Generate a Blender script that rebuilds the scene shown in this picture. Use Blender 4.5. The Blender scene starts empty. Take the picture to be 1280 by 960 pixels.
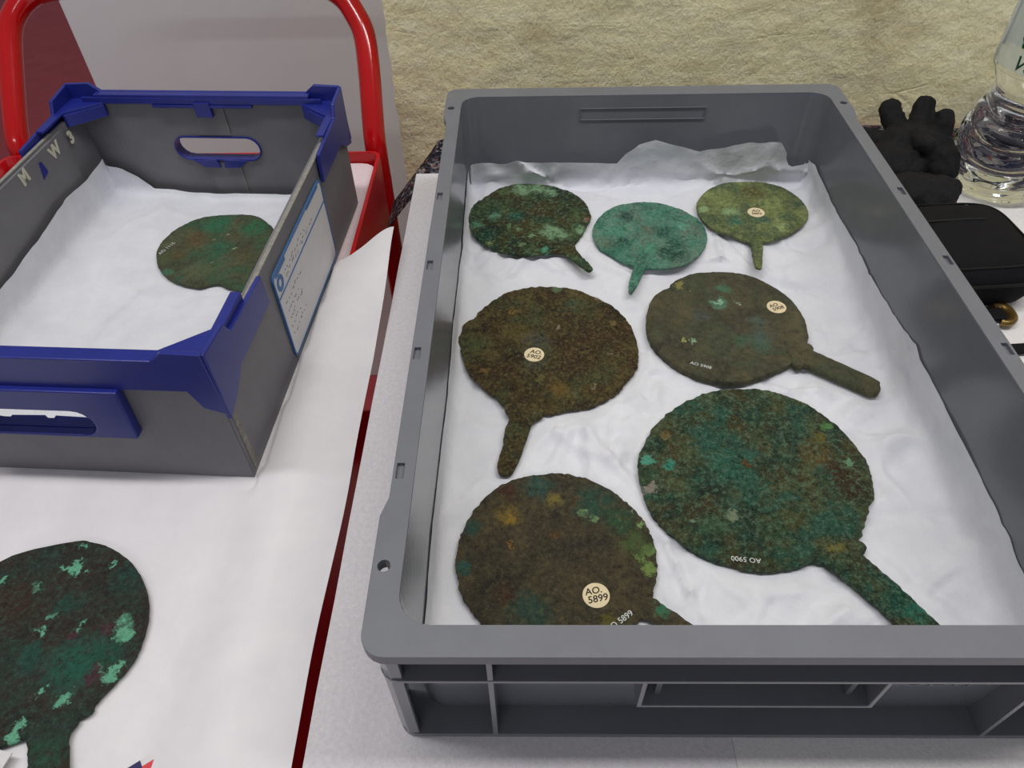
import bpy, math, random
from mathutils import Vector, Matrix, noise
from mathutils.geometry import tessellate_polygon

S = bpy.context.scene
COL = S.collection
R = math.radians

# ------------------------------------------------------------------ camera
cam = bpy.data.cameras.new('camera')
cam.sensor_width = 36.0
cam.lens = 36.0 * 907.96 / 1280.0
cam.clip_start = 0.01
cam_o = bpy.data.objects.new('camera', cam)
COL.objects.link(cam_o)
yaw, pitch, roll = -0.029, 0.8063, -0.0272
f = Vector((math.sin(yaw) * math.cos(pitch), math.cos(yaw) * math.cos(pitch), -math.sin(pitch)))
r = Vector((math.cos(yaw), -math.sin(yaw), 0.0))
u = r.cross(f)
rr = r * math.cos(roll) + u * math.sin(roll)
uu = -r * math.sin(roll) + u * math.cos(roll)
cam_o.matrix_world = Matrix(((rr.x, uu.x, -f.x, 0.0797), (rr.y, uu.y, -f.y, -0.1414), (rr.z, uu.z, -f.z, 0.4508), (0, 0, 0, 1)))
S.camera = cam_o

# ------------------------------------------------------------------ light
world = bpy.data.worlds.new('room_light')
S.world = world
world.use_nodes = True
bg = world.node_tree.nodes['Background']
bg.inputs[0].default_value = (0.93, 0.95, 1.0, 1)
bg.inputs[1].default_value = 0.19

def ceiling_tube(loc, sx, sy, power, col=(1, 0.985, 0.96)):
    l = bpy.data.lights.new('ceiling_tube_offscreen', 'AREA')
    l.shape = 'RECTANGLE'
    l.size, l.size_y, l.energy, l.color = sx, sy, power, col
    o = bpy.data.objects.new('ceiling_tube_offscreen', l)
    COL.objects.link(o)
    o.location = loc

ceiling_tube((-0.55, 0.17, 1.75), 1.25, 0.16, 13.5)
ceiling_tube((0.85, 0.17, 1.75), 1.25, 0.16, 13.5)
ceiling_tube((-0.55, -2.1, 1.75), 1.25, 0.16, 12)

S.view_settings.view_transform = 'Standard'
S.view_settings.look = 'None'
S.view_settings.gamma = 1.0
S.view_settings.exposure = 0.0
S.view_settings.use_curve_mapping = False

# ------------------------------------------------------------------ helpers
def lin(h, k=1.0):
    if isinstance(h, str):
        h = tuple(int(h[i:i + 2], 16) for i in (0, 2, 4))
    v = [x / 255.0 for x in h]
    return tuple(k * (x / 12.92 if x <= 0.04045 else ((x + 0.055) / 1.055) ** 2.4) for x in v) + (1.0,)

def empty(name, loc=(0, 0, 0), rz=0.0):
    o = bpy.data.objects.new(name, None)
    COL.objects.link(o)
    o.location = loc
    o.rotation_euler = (0, 0, rz)
    o.empty_display_size = 0.02
    return o

def tag(o, label=None, cat=None, group=None, kind=None):
    if label: o['label'] = label
    if cat: o['category'] = cat
    if group: o['group'] = group
    if kind: o['kind'] = kind
    return o

def obj(name, vf, mat, parent=None, smooth=None, bevel=0.0, seg=2):
    me = bpy.data.meshes.new(name)
    me.from_pydata([tuple(v) for v in vf[0]], [], vf[1])
    me.validate()
    me.update()
    if mat: me.materials.append(mat)
    if smooth is not None:
        for p in me.polygons: p.use_smooth = True
        if smooth < 179: me.set_sharp_from_angle(angle=R(smooth))
    o = bpy.data.objects.new(name, me)
    COL.objects.link(o)
    o.parent = parent
    if bevel:
        b = o.modifiers.new('bevel', 'BEVEL')
        b.width, b.segments, b.limit_method, b.angle_limit = bevel, seg, 'ANGLE', R(40)
    return o

def merge(*parts):
    V, F = [], []
    for v, fs in parts:
        n = len(V)
        V += list(v)
        F += [tuple(i + n for i in q) for q in fs]
    return V, F

def box(x0, x1, y0, y1, z0, z1):
    v = [(x, y, z) for z in (z0, z1) for y in (y0, y1) for x in (x0, x1)]
    return v, [(0, 2, 3, 1), (4, 5, 7, 6), (0, 1, 5, 4), (2, 6, 7, 3), (0, 4, 6, 2), (1, 3, 7, 5)]

def xf(vf, m):
    return [m @ Vector(v) for v in vf[0]], vf[1]

def area2(p):
    return sum(p[i][0] * p[(i + 1) % len(p)][1] - p[(i + 1) % len(p)][0] * p[i][1] for i in range(len(p)))

def plate(outer, holes, a, b, place=lambda x, y, z: (x, y, z)):
    """flat plate with holes; the 2d outline is extruded from a to b along its own normal"""
    loops = [list(outer) if area2(outer) > 0 else list(outer)[::-1]]
    loops += [list(h) if area2(h) < 0 else list(h)[::-1] for h in holes]
    tri = tessellate_polygon([[Vector((x, y, 0)) for x, y in l] for l in loops])
    flat = [q for l in loops for q in l]
    n = len(flat)
    V = [place(x, y, a) for x, y in flat] + [place(x, y, b) for x, y in flat]
    F = []
    for t in tri:
        (x1, y1), (x2, y2), (x3, y3) = (flat[i] for i in t)
        s = (x2 - x1) * (y3 - y1) - (x3 - x1) * (y2 - y1)
        t = tuple(t) if s > 0 else tuple(t)[::-1]
        F.append(tuple(i + n for i in t))
        F.append(t[::-1])
    k = 0
    for l in loops:
        m = len(l)
        for i in range(m):
            j = (i + 1) % m
            F.append((k + i, k + j, k + j + n, k + i + n))
        k += m
    return V, F

def loft(rings, cap0=True, cap1=True):
    n = len(rings[0])
    V = [p for rg in rings for p in rg]
    F = []
    for k in range(len(rings) - 1):
        for i in range(n):
            j = (i + 1) % n
            F.append((k * n + i, k * n + j, (k + 1) * n + j, (k + 1) * n + i))
    if cap0: F.append(tuple(range(n))[::-1])
    if cap1: F.append(tuple((len(rings) - 1) * n + i for i in range(n)))
    return V, F

def rrect(x0, x1, y0, y1, rad, n=6):
    pts = []
    for cx, cy, a in ((x1 - rad, y1 - rad, 0), (x0 + rad, y1 - rad, 90), (x0 + rad, y0 + rad, 180), (x1 - rad, y0 + rad, 270)):
        for i in range(n + 1):
            t = R(a + 90 * i / n)
            pts.append((cx + rad * math.cos(t), cy + rad * math.sin(t)))
    return pts

def circle(cx, cy, rad, n=20, ry=None):
    return [(cx + rad * math.cos(2 * math.pi * i / n), cy + (ry or rad) * math.sin(2 * math.pi * i / n)) for i in range(n)]

def catmull(pts, sub, closed=False):
    P = [Vector(p) for p in pts]
    n = len(P)
    out = []
    for i in range(n if closed else n - 1):
        g = (lambda k: P[k % n]) if closed else (lambda k: P[max(0, min(n - 1, k))])
        p0, p1, p2, p3 = g(i - 1), g(i), g(i + 1), g(i + 2)
        for s in range(sub):
            t = s / sub
            out.append(0.5 * ((2 * p1) + (p2 - p0) * t + (2 * p0 - 5 * p1 + 4 * p2 - p3) * t * t + (3 * p1 - p0 - 3 * p2 + p3) * t ** 3))
    if not closed: out.append(P[-1])
    return out

def tube(path, rad, seg=12, cap=True, flat=1.0):
    P = [Vector(p) for p in path]
    rings = []
    t0 = (P[1] - P[0]).normalized()
    n0 = t0.orthogonal().normalized()
    for i, p in enumerate(P):
        t = (P[min(i + 1, len(P) - 1)] - P[max(i - 1, 0)]).normalized()
        n0 = (n0 - t * n0.dot(t)).normalized()
        b0 = t.cross(n0)
        q = rad[i] if isinstance(rad, (list, tuple)) else rad
        rings.append([p + q * (n0 * math.cos(2 * math.pi * k / seg) + flat * b0 * math.sin(2 * math.pi * k / seg)) for k in range(seg)])
    return loft(rings, cap, cap)

def ellipsoid(c, rx, ry, rz, m=None, nu=16, nv=10):
    rings = []
    for j in range(1, nv):
        t = math.pi * j / nv
        rings.append([Vector((rx * math.sin(t) * math.cos(2 * math.pi * i / nu), ry * math.sin(t) * math.sin(2 * math.pi * i / nu), -rz * math.cos(t))) for i in range(nu)])
    V, F = loft(rings, True, True)
    if m is not None: V = [m @ v for v in V]
    return [v + Vector(c) for v in V], F

def text_vf(s, size, depth=0.0, align='CENTER', bold=0.0, shear=0.0):
    c = bpy.data.curves.new('t', 'FONT')
    c.body, c.size, c.extrude, c.align_x, c.align_y = s, size, depth, align, 'CENTER'
    c.offset, c.shear = bold, shear
    c.resolution_u = 3
    o = bpy.data.objects.new('t', c)
    me = bpy.data.meshes.new_from_object(o)
    V = [v.co.copy() for v in me.vertices]
    F = [tuple(p.vertices) for p in me.polygons]
    bpy.data.objects.remove(o)
    bpy.data.curves.remove(c)
    bpy.data.meshes.remove(me)
    return V, F

def heightfield(nx, ny, fn):
    V = [fn(i / (nx - 1), j / (ny - 1)) for j in range(ny) for i in range(nx)]
    F = [(j * nx + i, j * nx + i + 1, (j + 1) * nx + i + 1, (j + 1) * nx + i) for j in range(ny - 1) for i in range(nx - 1)]
    return V, F

def interp(tab, x):
    if x <= tab[0][0]: return tab[0][1]
    for (a, b), (c, d) in zip(tab, tab[1:]):
        if x <= c: return b + (d - b) * (x - a) / (c - a)
    return tab[-1][1]

def sstep(a, b, x):
    t = max(0.0, min(1.0, (x - a) / (b - a)))
    return t * t * (3 - 2 * t)

# ------------------------------------------------------------------ materials
class Mat:
    def __init__(s, name, rough=0.5, spec=0.5, col=(0.5, 0.5, 0.5, 1)):
        s.m = bpy.data.materials.new(name)
        s.m.use_nodes = True
        s.nt = s.m.node_tree
        s.b = s.nt.nodes['Principled BSDF']
        s.b.inputs['Roughness'].default_value = rough
        s.b.inputs['Specular IOR Level'].default_value = spec
        s.b.inputs['Base Color'].default_value = col
        s._co = None
    def n(s, t, **kw):
        nd = s.nt.nodes.new(t)
        for k, v in kw.items():
            if hasattr(nd, k): setattr(nd, k, v)
            else: nd.inputs[k].default_value = v
        return nd
    def l(s, a, b): s.nt.links.new(a, b)
    @property
    def co(s):
        if s._co is None: s._co = s.n('ShaderNodeTexCoord').outputs['Object']
        return s._co
    def noise(s, scale, detail=6, rough=0.6, vec=None, out='Fac', dist=0.0):
        nd = s.n('ShaderNodeTexNoise')
        nd.inputs['Scale'].default_value, nd.inputs['Detail'].default_value = scale, detail
        nd.inputs['Roughness'].default_value, nd.inputs['Distortion'].default_value = rough, dist
        s.l(vec if vec is not None else s.co, nd.inputs['Vector'])
        return nd.outputs[out]
    def ramp(s, fac, stops, interp_='LINEAR'):
        nd = s.n('ShaderNodeValToRGB')
        cr = nd.color_ramp
        cr.interpolation = interp_
        while len(cr.elements) < len(stops): cr.elements.new(0.5)
        for e, (p, c) in zip(cr.elements, stops):
            e.position, e.color = p, c
        s.l(fac, nd.inputs[0])
        return nd.outputs[0]
    def mix(s, fac, a, b, mode='MIX'):
        nd = s.n('ShaderNodeMix', data_type='RGBA', blend_type=mode)
        for v, i in ((fac, 0), (a, 6), (b, 7)):
            if hasattr(v, 'is_linked'): s.l(v, nd.inputs[i])
            else: nd.inputs[i].default_value = v
        return nd.outputs[2]
    def math(s, op, a, b=0.0):
        nd = s.n('ShaderNodeMath', operation=op)
        for v, i in ((a, 0), (b, 1)):
            if hasattr(v, 'is_linked'): s.l(v, nd.inputs[i])
            else: nd.inputs[i].default_value = v
        return nd.outputs[0]
    def mrange(s, v, a, b, c=0.0, d=1.0):
        nd = s.n('ShaderNodeMapRange')
        nd.inputs[1].default_value, nd.inputs[2].default_value, nd.inputs[3].default_value, nd.inputs[4].default_value = a, b, c, d
        s.l(v, nd.inputs[0])
        return nd.outputs[0]
    def base(s, c): s.l(c, s.b.inputs['Base Color'])
    def bump(s, h, dist, strength=1.0):
        nd = s.n('ShaderNodeBump')
        nd.inputs['Distance'].default_value, nd.inputs['Strength'].default_value = dist, strength
        s.l(h, nd.inputs['Height'])
        s.l(nd.outputs[0], s.b.inputs['Normal'])
    def stretch(s, sx, sy, sz, rot=(0, 0, 0)):
        nd = s.n('ShaderNodeMapping')
        nd.inputs['Scale'].default_value = (sx, sy, sz)
        nd.inputs['Rotation'].default_value = rot
        s.l(s.co, nd.inputs['Vector'])
        return nd.outputs[0]

def simple(name, col, rough=0.5, spec=0.5, var=0.08, scale=60, bump=0.0, bscale=400):
    m = Mat(name, rough, spec)
    c = lin(col)
    m.base(m.ramp(m.noise(scale, 5), [(0.3, tuple(x * (1 - var) for x in c[:3]) + (1,)), (0.7, tuple(min(1, x * (1 + var)) for x in c[:3]) + (1,))]))
    if bump: m.bump(m.noise(bscale, 4), bump)
    return m.m

M = {}
M['grey_plastic'] = simple('grey_polypropylene', (110, 112, 120), 0.17, 0.42, 0.05, 25, 0.00008, 300)
M['rim_plastic'] = simple('grey_polypropylene_rim', (110, 112, 120), 0.45, 0.4, 0.05, 40, 0.0001, 350)
M['blue'] = simple('blue_polypropylene', (30, 40, 126), 0.34, 0.5, 0.1, 50, 0.0001, 200)
M['red'] = simple('red_enamel', (186, 12, 16), 0.13, 0.6, 0.04, 12)
M['red_tray'] = simple('red_enamel_tray', (186, 14, 24), 0.3, 0.5, 0.1, 20)
M['black'] = simple('black_nylon', (17, 16, 20), 0.85, 0.2, 0.2, 300, 0.0003, 900)
M['black_seam'] = simple('black_zip_tape', (12, 12, 14), 0.6, 0.3, 0.1, 300)
M['glove'] = simple('black_knit', (24, 23, 26), 0.8, 0.25, 0.3, 300, 0.0005, 1200)
M['brass'] = Mat('amber_brass', 0.3, 0.5, lin((128, 104, 56))).m
M['brass'].node_tree.nodes['Principled BSDF'].inputs['Metallic'].default_value = 0.7
M['ink'] = simple('black_ink', (48, 42, 40), 0.7, 0.2)
M['white_ink'] = simple('white_paint', (196, 200, 196), 0.7, 0.2)
M['pale_mark'] = simple('pale_paint', (196, 192, 176), 0.8, 0.2)
M['label_blue'] = simple('printed_blue', (70, 112, 168), 0.5, 0.3)
M['card'] = simple('white_card', (214, 212, 214), 0.6, 0.3, 0.03, 80)
M['sticker'] = simple('cream_paper_sticker', (222, 206, 170), 0.7, 0.2, 0.05, 200)
M['navy'] = simple('printed_navy', (38, 34, 84), 0.5, 0.3)
M['print_red'] = simple('printed_red', (206, 62, 72), 0.5, 0.3)
M['steel'] = simple('grey_steel', (70, 72, 76), 0.4, 0.5)
M['rubber'] = simple('black_rubber', (24, 24, 24), 0.7, 0.3)
M['wood'] = simple('table_top_board', (190, 188, 184), 0.5, 0.4)

m = Mat('grey_corrugated_plastic', 0.48, 0.4)
wv = m.n('ShaderNodeTexWave', wave_type='BANDS', bands_direction='X')
wv.inputs['Scale'].default_value = 55
m.l(m.co, wv.inputs['Vector'])
m.base(m.ramp(m.noise(30, 5), [(0.3, lin((106, 105, 110))), (0.7, lin((115, 114, 119)))]))
m.bump(wv.outputs['Fac'], 0.00012, 0.5)
M['corrugated'] = m.m
M['edge_board'] = simple('cut_corrugated_edge', (138, 136, 130), 0.6, 0.3, 0.2, 200)

m = Mat('tissue_paper', 0.75, 0.15)
m.base(m.ramp(m.noise(40, 5), [(0.3, lin((214, 215, 223))), (0.7, lin((224, 225, 232)))]))
m.bump(m.noise(70, 5, 0.55), 0.0022, 0.7)
M['tissue'] = m.m
m = Mat('white_wrapping_sheet', 0.8, 0.15)
m.base(m.ramp(m.noise(30, 6), [(0.3, lin((222, 219, 224))), (0.7, lin((230, 227, 231)))]))
m.bump(m.noise(60, 6, 0.6), 0.0012, 0.5)
M['sheet'] = m.m
def foam(name, a, b):
    m = Mat(name, 0.85, 0.15)
    m.base(m.ramp(m.noise(320, 6, 0.7), [(0.3, lin(a)), (0.7, lin(b))]))
    m.bump(m.noise(500, 4), 0.0006, 0.7)
    return m.m
M['foam'] = foam('white_foam_sheet', (206, 202, 208), (226, 222, 227))
M['foam2'] = foam('bright_foam_sheet', (216, 213, 214), (234, 231, 232))
M['foam_pink'] = foam('pinkish_foam', (222, 202, 208), (238, 220, 225))

m = Mat('yellow_plaster', 0.75, 0.25)
sv = m.stretch(1.0, 1.0, 2.4, (0, R(-18), 0))
big = m.noise(9, 6, 0.6)
c1 = m.ramp(m.noise(26, 8, 0.65, sv), [(0.3, lin((242, 231, 182))), (0.5, lin((250, 241, 198))), (0.75, lin((253, 247, 212)))])
stain = m.ramp(big, [(0.3, lin((150, 118, 70))), (0.42, (1, 1, 1, 1))])
m.base(m.mix(0.32, c1, m.mix(1.0, c1, stain, 'MULTIPLY')))
gran = m.noise(62, 10, 0.68, m.stretch(1.25, 1.0, 0.8))
strokes = m.noise(34, 5, 0.6, m.stretch(0.6, 1.0, 1.7, (0, R(24), 0)), 'Fac', 0.3)
h = m.math('ADD', m.math('MULTIPLY', gran, 1.0), m.math('MULTIPLY', strokes, 0.5))
vor = m.n('ShaderNodeTexVoronoi', feature='DISTANCE_TO_EDGE')
vor.inputs['Scale'].default_value = 9
m.l(m.stretch(0.6, 1, 2.4, (0, R(24), 0)), vor.inputs['Vector'])
crk = m.mrange(vor.outputs['Distance'], 0.0, 0.03, -0.14, 0.0)
m.bump(m.math('ADD', h, m.math('MULTIPLY', crk, m.mrange(m.noise(6, 3), 0.55, 0.65))), 0.0068, 0.8)
M['plaster'] = m.m

m = Mat('maroon_linoleum', 0.5, 0.2)
m.base(m.ramp(m.noise(14, 6), [(0.3, lin((178, 74, 82))), (0.7, lin((194, 84, 92)))]))
M['lino'] = m.m
m = Mat('pale_melamine', 0.28, 0.4)
m.base(m.ramp(m.noise(4, 3), [(0.3, lin((224, 232, 236))), (0.7, lin((230, 238, 242)))]))
M['melamine'] = m.m

m = Mat('speckled_felt', 0.95, 0.05)
v = m.n('ShaderNodeTexVoronoi')
v.inputs['Scale'].default_value = 260
wn = m.n('ShaderNodeVectorMath', operation='MULTIPLY_ADD')
m.l(m.noise(150, 5, 0.7, None, 'Color'), wn.inputs[0])
wn.inputs[1].default_value = (0.012, 0.012, 0.012)
m.l(m.co, wn.inputs[2])
m.l(wn.outputs[0], v.inputs['Vector'])
sep = m.n('ShaderNodeSeparateColor')
m.l(v.outputs['Color'], sep.inputs[0])
m.base(m.ramp(sep.outputs[0], [(0.0, lin((34, 32, 40))), (0.3, lin((62, 60, 70))), (0.5, lin((92, 88, 96))), (0.66, lin((128, 122, 128))), (0.78, lin((44, 46, 70))), (0.86, lin((130, 70, 66))), (0.92, lin((160, 152, 150)))], 'CONSTANT'))
m.bump(m.noise(500, 5, 0.7), 0.003)
M['felt'] = m.m

def glass(name, col, ior, rough=0.0):
    m = Mat(name, rough, 0.5, col)
    m.b.inputs['Transmission Weight'].default_value = 1.0
    m.b.inputs['IOR'].default_value = ior
    return m.m
M['water'] = glass('clear_bottle_water', (0.93, 0.97, 1.0, 1), 1.33)
m = Mat('clear_printed_film', 0.3, 0.4, lin((205, 222, 226)))
m.b.inputs['Alpha'].default_value = 0.45
M['film'] = m.m
M['green_print'] = simple('printed_green', (18, 116, 62), 0.4, 0.3)
M['dark_print'] = simple('printed_dark_green', (26, 74, 62), 0.4, 0.3)
M['cap'] = simple('green_cap', (30, 120, 70), 0.4, 0.4)

def patina(name, base, scale, patches, alt=None, speck=None, fine=0.35, bump=0.0007, val=1.0):
    m = Mat('patina_' + name, 0.66, 0.32)
    # break up the coordinates so that every patch gets a ragged corroded outline
    w1 = m.n('ShaderNodeVectorMath', operation='SUBTRACT')
    m.l(m.noise(95, 9, 0.75, None, 'Color'), w1.inputs[0])
    w1.inputs[1].default_value = (0.5, 0.5, 0.5)
    w2 = m.n('ShaderNodeVectorMath', operation='MULTIPLY_ADD')
    m.l(w1.outputs[0], w2.inputs[0])
    w2.inputs[1].default_value = (0.030, 0.030, 0.0)
    m.l(m.co, w2.inputs[2])
    flat = m.n('ShaderNodeVectorMath', operation='MULTIPLY')
    m.l(w2.outputs[0], flat.inputs[0])
    flat.inputs[1].default_value = (1, 1, 0)
    n1 = m.noise(scale, 12, 0.74, None, 'Fac', 0.3)
    n2 = m.noise(scale * 7, 8, 0.72)
    n3 = m.noise(scale * 0.6, 10, 0.72, m.stretch(1, 1, 0, (0, 0, 0.7)))
    n4 = m.noise(850, 3, 0.6)
    c = m.ramp(n1, [(p, lin(q, val)) for p, q in zip((0.37, 0.46, 0.53, 0.62), base)])
    for q, (lo, hi, amt) in zip(alt or [], ((0.50, 0.58, 0.85), (0.47, 0.40, 0.8))):
        c = m.mix(m.mrange(n3, lo, hi, 0.0, amt), c, lin(q, val))
    gate = m.noise(scale * 4, 10, 0.8)
    for (x, y, rad, hexc) in patches:
        d = m.n('ShaderNodeVectorMath', operation='DISTANCE')
        m.l(flat.outputs[0], d.inputs[0])
        d.inputs[1].default_value = (x, y, 0)
        if rad > 0.006:
            k = m.mrange(d.outputs['Value'], rad * 0.45, rad * 1.2, 1.0, 0.0)
            k = m.math('MULTIPLY', k, m.mrange(gate, 0.42, 0.50, 0.18, 1.0))
        else:
            k = m.mrange(d.outputs['Value'], rad * 0.75, rad * 1.02, 1.0, 0.0)
            k = m.math('MULTIPLY', k, m.mrange(gate, 0.34, 0.44, 0.45, 1.0))
        c = m.mix(k, c, lin(hexc, val))
    # fine granular corrosion: pale grains and dark pits
    c = m.mix(m.mrange(n2, 0.52, 0.60, 0.0, fine * 1.15), c, lin(speck or base[3], val))
    c = m.mix(m.mrange(n2, 0.46, 0.37, 0.0, 0.35 + fine), c, lin(base[0], val * 0.45))
    c = m.mix(m.mrange(n4, 0.60, 0.66, 0.0, fine * 1.1), c, lin(speck or base[3], val * 1.3))
    c = m.mix(m.mrange(n4, 0.40, 0.30, 0.0, fine), c, lin(base[0], val * 0.4))
    m.base(c)
    hgt = m.math('ADD', m.math('MULTIPLY', n1, 0.9), m.math('ADD', m.math('MULTIPLY', n2, 0.7), m.math('MULTIPLY', n4, 0.22)))
    m.bump(hgt, bump * 7.0 + 0.0012, 1.0)
    return m.m

# ------------------------------------------------------------------ setting
FLOOR = -0.80
tag(obj('floor', box(-6, 4, -4, 6, FLOOR - 0.05, FLOOR), M['lino']), 'dark maroon linoleum floor', None, None, 'structure')

def plaster(i, j):
    x, z = -0.083 + 1.9 * i, FLOOR + 2.6 * j
    p = Vector((x, z, 0))
    d = 0.0035 * noise.noise(p * 9) + 0.0016 * noise.noise(Vector((x * 26, z * 34, 3))) + 0.0012 * noise.noise(p * 110)
    return (x + 0.003 * noise.noise(Vector((0, z * 40, 7))) * (i == 0), 0.748 - d, z)
NX, NZ = 260, 330
V, F = heightfield(NX, NZ, plaster)
# the wall's free left end and its back
base = len(V)
edge = [j * NX for j in range(NZ)]
V += [(V[k][0] + 0.006, 1.35, V[k][2]) for k in edge]
F += [(edge[j], edge[j + 1], base + j + 1, base + j) for j in range(NZ - 1)]
wall = obj('wall_back', (V, F), M['plaster'], None, 60)
tag(wall, 'rough yellow plastered wall behind the crate', None, None, 'structure')

board = empty('melamine_board', (-0.355, 1.10, FLOOR))
tag(board, 'pale grey smooth upright board standing behind the red trolley', 'board')
obj('panel', box(-0.305, 0.275, -0.011, 0.011, 0.0, 1.75), M['melamine'], board, None, 0.002)
obj('foot', box(-0.305, 0.275, 0.011, 0.16, 0.0, 0.03), M['melamine'], board, None, 0.002)

# ------------------------------------------------------------------ table with felt blanket and foam
TX0, TX1, TY0, TY1 = -0.0505, 1.25, -0.22, 0.655
table = empty('work_table', ((TX0 + TX1) / 2, (TY0 + TY1) / 2, FLOOR))
tag(table, 'long work table carrying the grey crate, under white foam sheets', 'table')
cx, cy = table.location.x, table.location.y
obj('table_top', box(TX0 - cx, TX1 - cx, TY0 - cy, TY1 - cy, -FLOOR - 0.04, -FLOOR - 0.012), M['wood'], table, None, 0.002)
for sx in (TX0 - cx + 0.06, TX1 - cx - 0.06):
    for sy in (TY0 - cy + 0.06, TY1 - cy - 0.06):
        obj('leg', box(sx - 0.02, sx + 0.02, sy - 0.02, sy + 0.02, 0.0, -FLOOR - 0.04), M['steel'], table, None, 0.002)

def felt(i, j):
    x = -0.088 + (TX1 + 0.088) * i ** 1.8
    n = noise.noise(Vector((x * 9, j * 3, 0)))
    front = 0.44 + 0.165 * sstep(0.02, -0.04, x)
    y = front + (0.742 - front) * j
    z = -0.0108
    bunch = sstep(0.655, 0.70, y) * sstep(-0.05, 0.02, x)
    z += bunch * (0.012 + 0.008 * n) * (1.0 if x < 0.9 else 0.6)
    start = TX0 - 0.004 + 0.022 * sstep(0.662, 0.70, y)
    if x < start:
        d = start - x
        z -= 1.25 * d + 0.01 * d * n
    return (x, min(y, 0.740 - 0.004 * abs(n)), z)
blanket = obj('felt_blanket', heightfield(90, 40, felt), M['felt'], None, 60)
tag(blanket, 'grey speckled felt blanket bunched on the table along the yellow wall', 'blanket')
so = blanket.modifiers.new('thick', 'SOLIDIFY')
so.thickness, so.offset = 0.001, -1

def sheet_slab(name, x0, x1, y0, y1, z0, z1, mat, wob=0.0012):
    pts = []
    for (ax, ay), (bx, by) in (((x0, y0), (x1, y0)), ((x1, y0), (x1, y1)), ((x1, y1), (x0, y1)), ((x0, y1), (x0, y0))):
        for k in range(14):
            t = k / 14
            px, py = ax + (bx - ax) * t, ay + (by - ay) * t
            pts.append((px + wob * noise.noise(Vector((px * 12, py * 12, 1))), py + wob * noise.noise(Vector((px * 12, py * 12, 5)))))
    return obj(name, plate(pts, [], z0, z1), mat, None, None, 0.0012)
tag(sheet_slab('foam_sheet', TX0, 0.1981, -0.215, 0.640, -0.0095, 0.0, M['foam']), 'white fibrous foam sheet on table beside the red trolley, under the grey crate', 'foam sheet')
tag(sheet_slab('foam_sheet', 0.1983, 1.22, -0.215, 0.640, -0.0095, 0.0, M['foam2']), 'brighter white foam sheet on table under water bottle and black pouch', 'foam sheet')

# ------------------------------------------------------------------ grey stacking crate, 600 x 400 x 120
crate = empty('storage_crate', (0.2, 0.3, 0.0))
tag(crate, 'large open grey plastic stacking crate holding seven mirrors', 'crate')
cm = Matrix.Translation((-0.2, -0.3, 0.0))
def cobj(name, vf, mat, *a, **k): return obj(name, xf(vf, cm), mat, crate, *a, **k)
IN, INB = 0.016, 0.019
def rimrect(off, rad, offb=None):
    return rrect(off, 0.4 - off, off, 0.6 - (offb or off), rad)
rings = []
for ox, off, rad, z in ((0.0165, 0.021, 0.016, 0.0005), (0.0160, 0.020, 0.016, 0.004), (0.0125, 0.0125, 0.014, 0.1125)):
    rings.append([(x, y, z) for x, y in rrect(ox, 0.4 - ox, off, 0.6 - off, rad, 8)])
for ox, off, offb, rad, z in ((IN, IN, INB, 0.017, 0.1185), (0.0164, 0.0175, 0.0205, 0.018, 0.090), (0.0180, 0.0215, 0.0245, 0.02, 0.018), (0.0195, 0.0245, 0.0275, 0.02, 0.0085), (0.024, 0.030, 0.033, 0.02, 0.005)):
    rings.append([(x, y, z) for x, y in rrect(ox, 0.4 - ox, off, 0.6 - offb, rad, 8)])
cobj('tub', loft(rings), M['grey_plastic'], 40)
# rim flange with the narrower middle of the long sides and its slots
rc = 0.012
def arc(cx_, cy_, a0):
    return [(cx_ + rc * math.cos(R(a0 + 15 * k)), cy_ + rc * math.sin(R(a0 + 15 * k))) for k in range(7)]
outer = arc(rc, rc, 180) + arc(0.4 - rc, rc, 270)
outer += [(0.4, 0.078), (0.3965, 0.090), (0.3965, 0.525), (0.4, 0.540)]
outer += arc(0.4 - rc, 0.6 - rc, 0) + arc(rc, 0.6 - rc, 90)
outer += [(0.0, 0.540), (0.0035, 0.525), (0.0035, 0.090), (0.0, 0.078)]
holes = [rrect(IN, 0.4 - IN, IN, 0.6 - INB, 0.017)]
for y in (0.3956, 0.3004, 0.2048, 0.1082):
    for x in (0.0075, 0.3925):
        holes.append([(x - 0.0022, y - 0.0055), (x + 0.0022, y - 0.0055), (x + 0.0022, y + 0.0055), (x - 0.0022, y + 0.0055)])
for y in (0.0478, 0.5571):
    for x in (0.0062, 0.3938):
        holes.append(circle(x, y, 0.0034, 12))
cobj('rim', plate(outer, holes, 0.1120, 0.12), M['rim_plastic'], None, 0.0018, 3)
# slot floors that close the rectangular pockets some way down
for y in (0.3956, 0.3004, 0.2048, 0.1082):
    for x in (0.0075, 0.3925):
        cobj('slot_floor', box(x - 0.0024, x + 0.0024, y - 0.0057, y + 0.0057, 0.1122, 0.1172), M['rim_plastic'])
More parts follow.
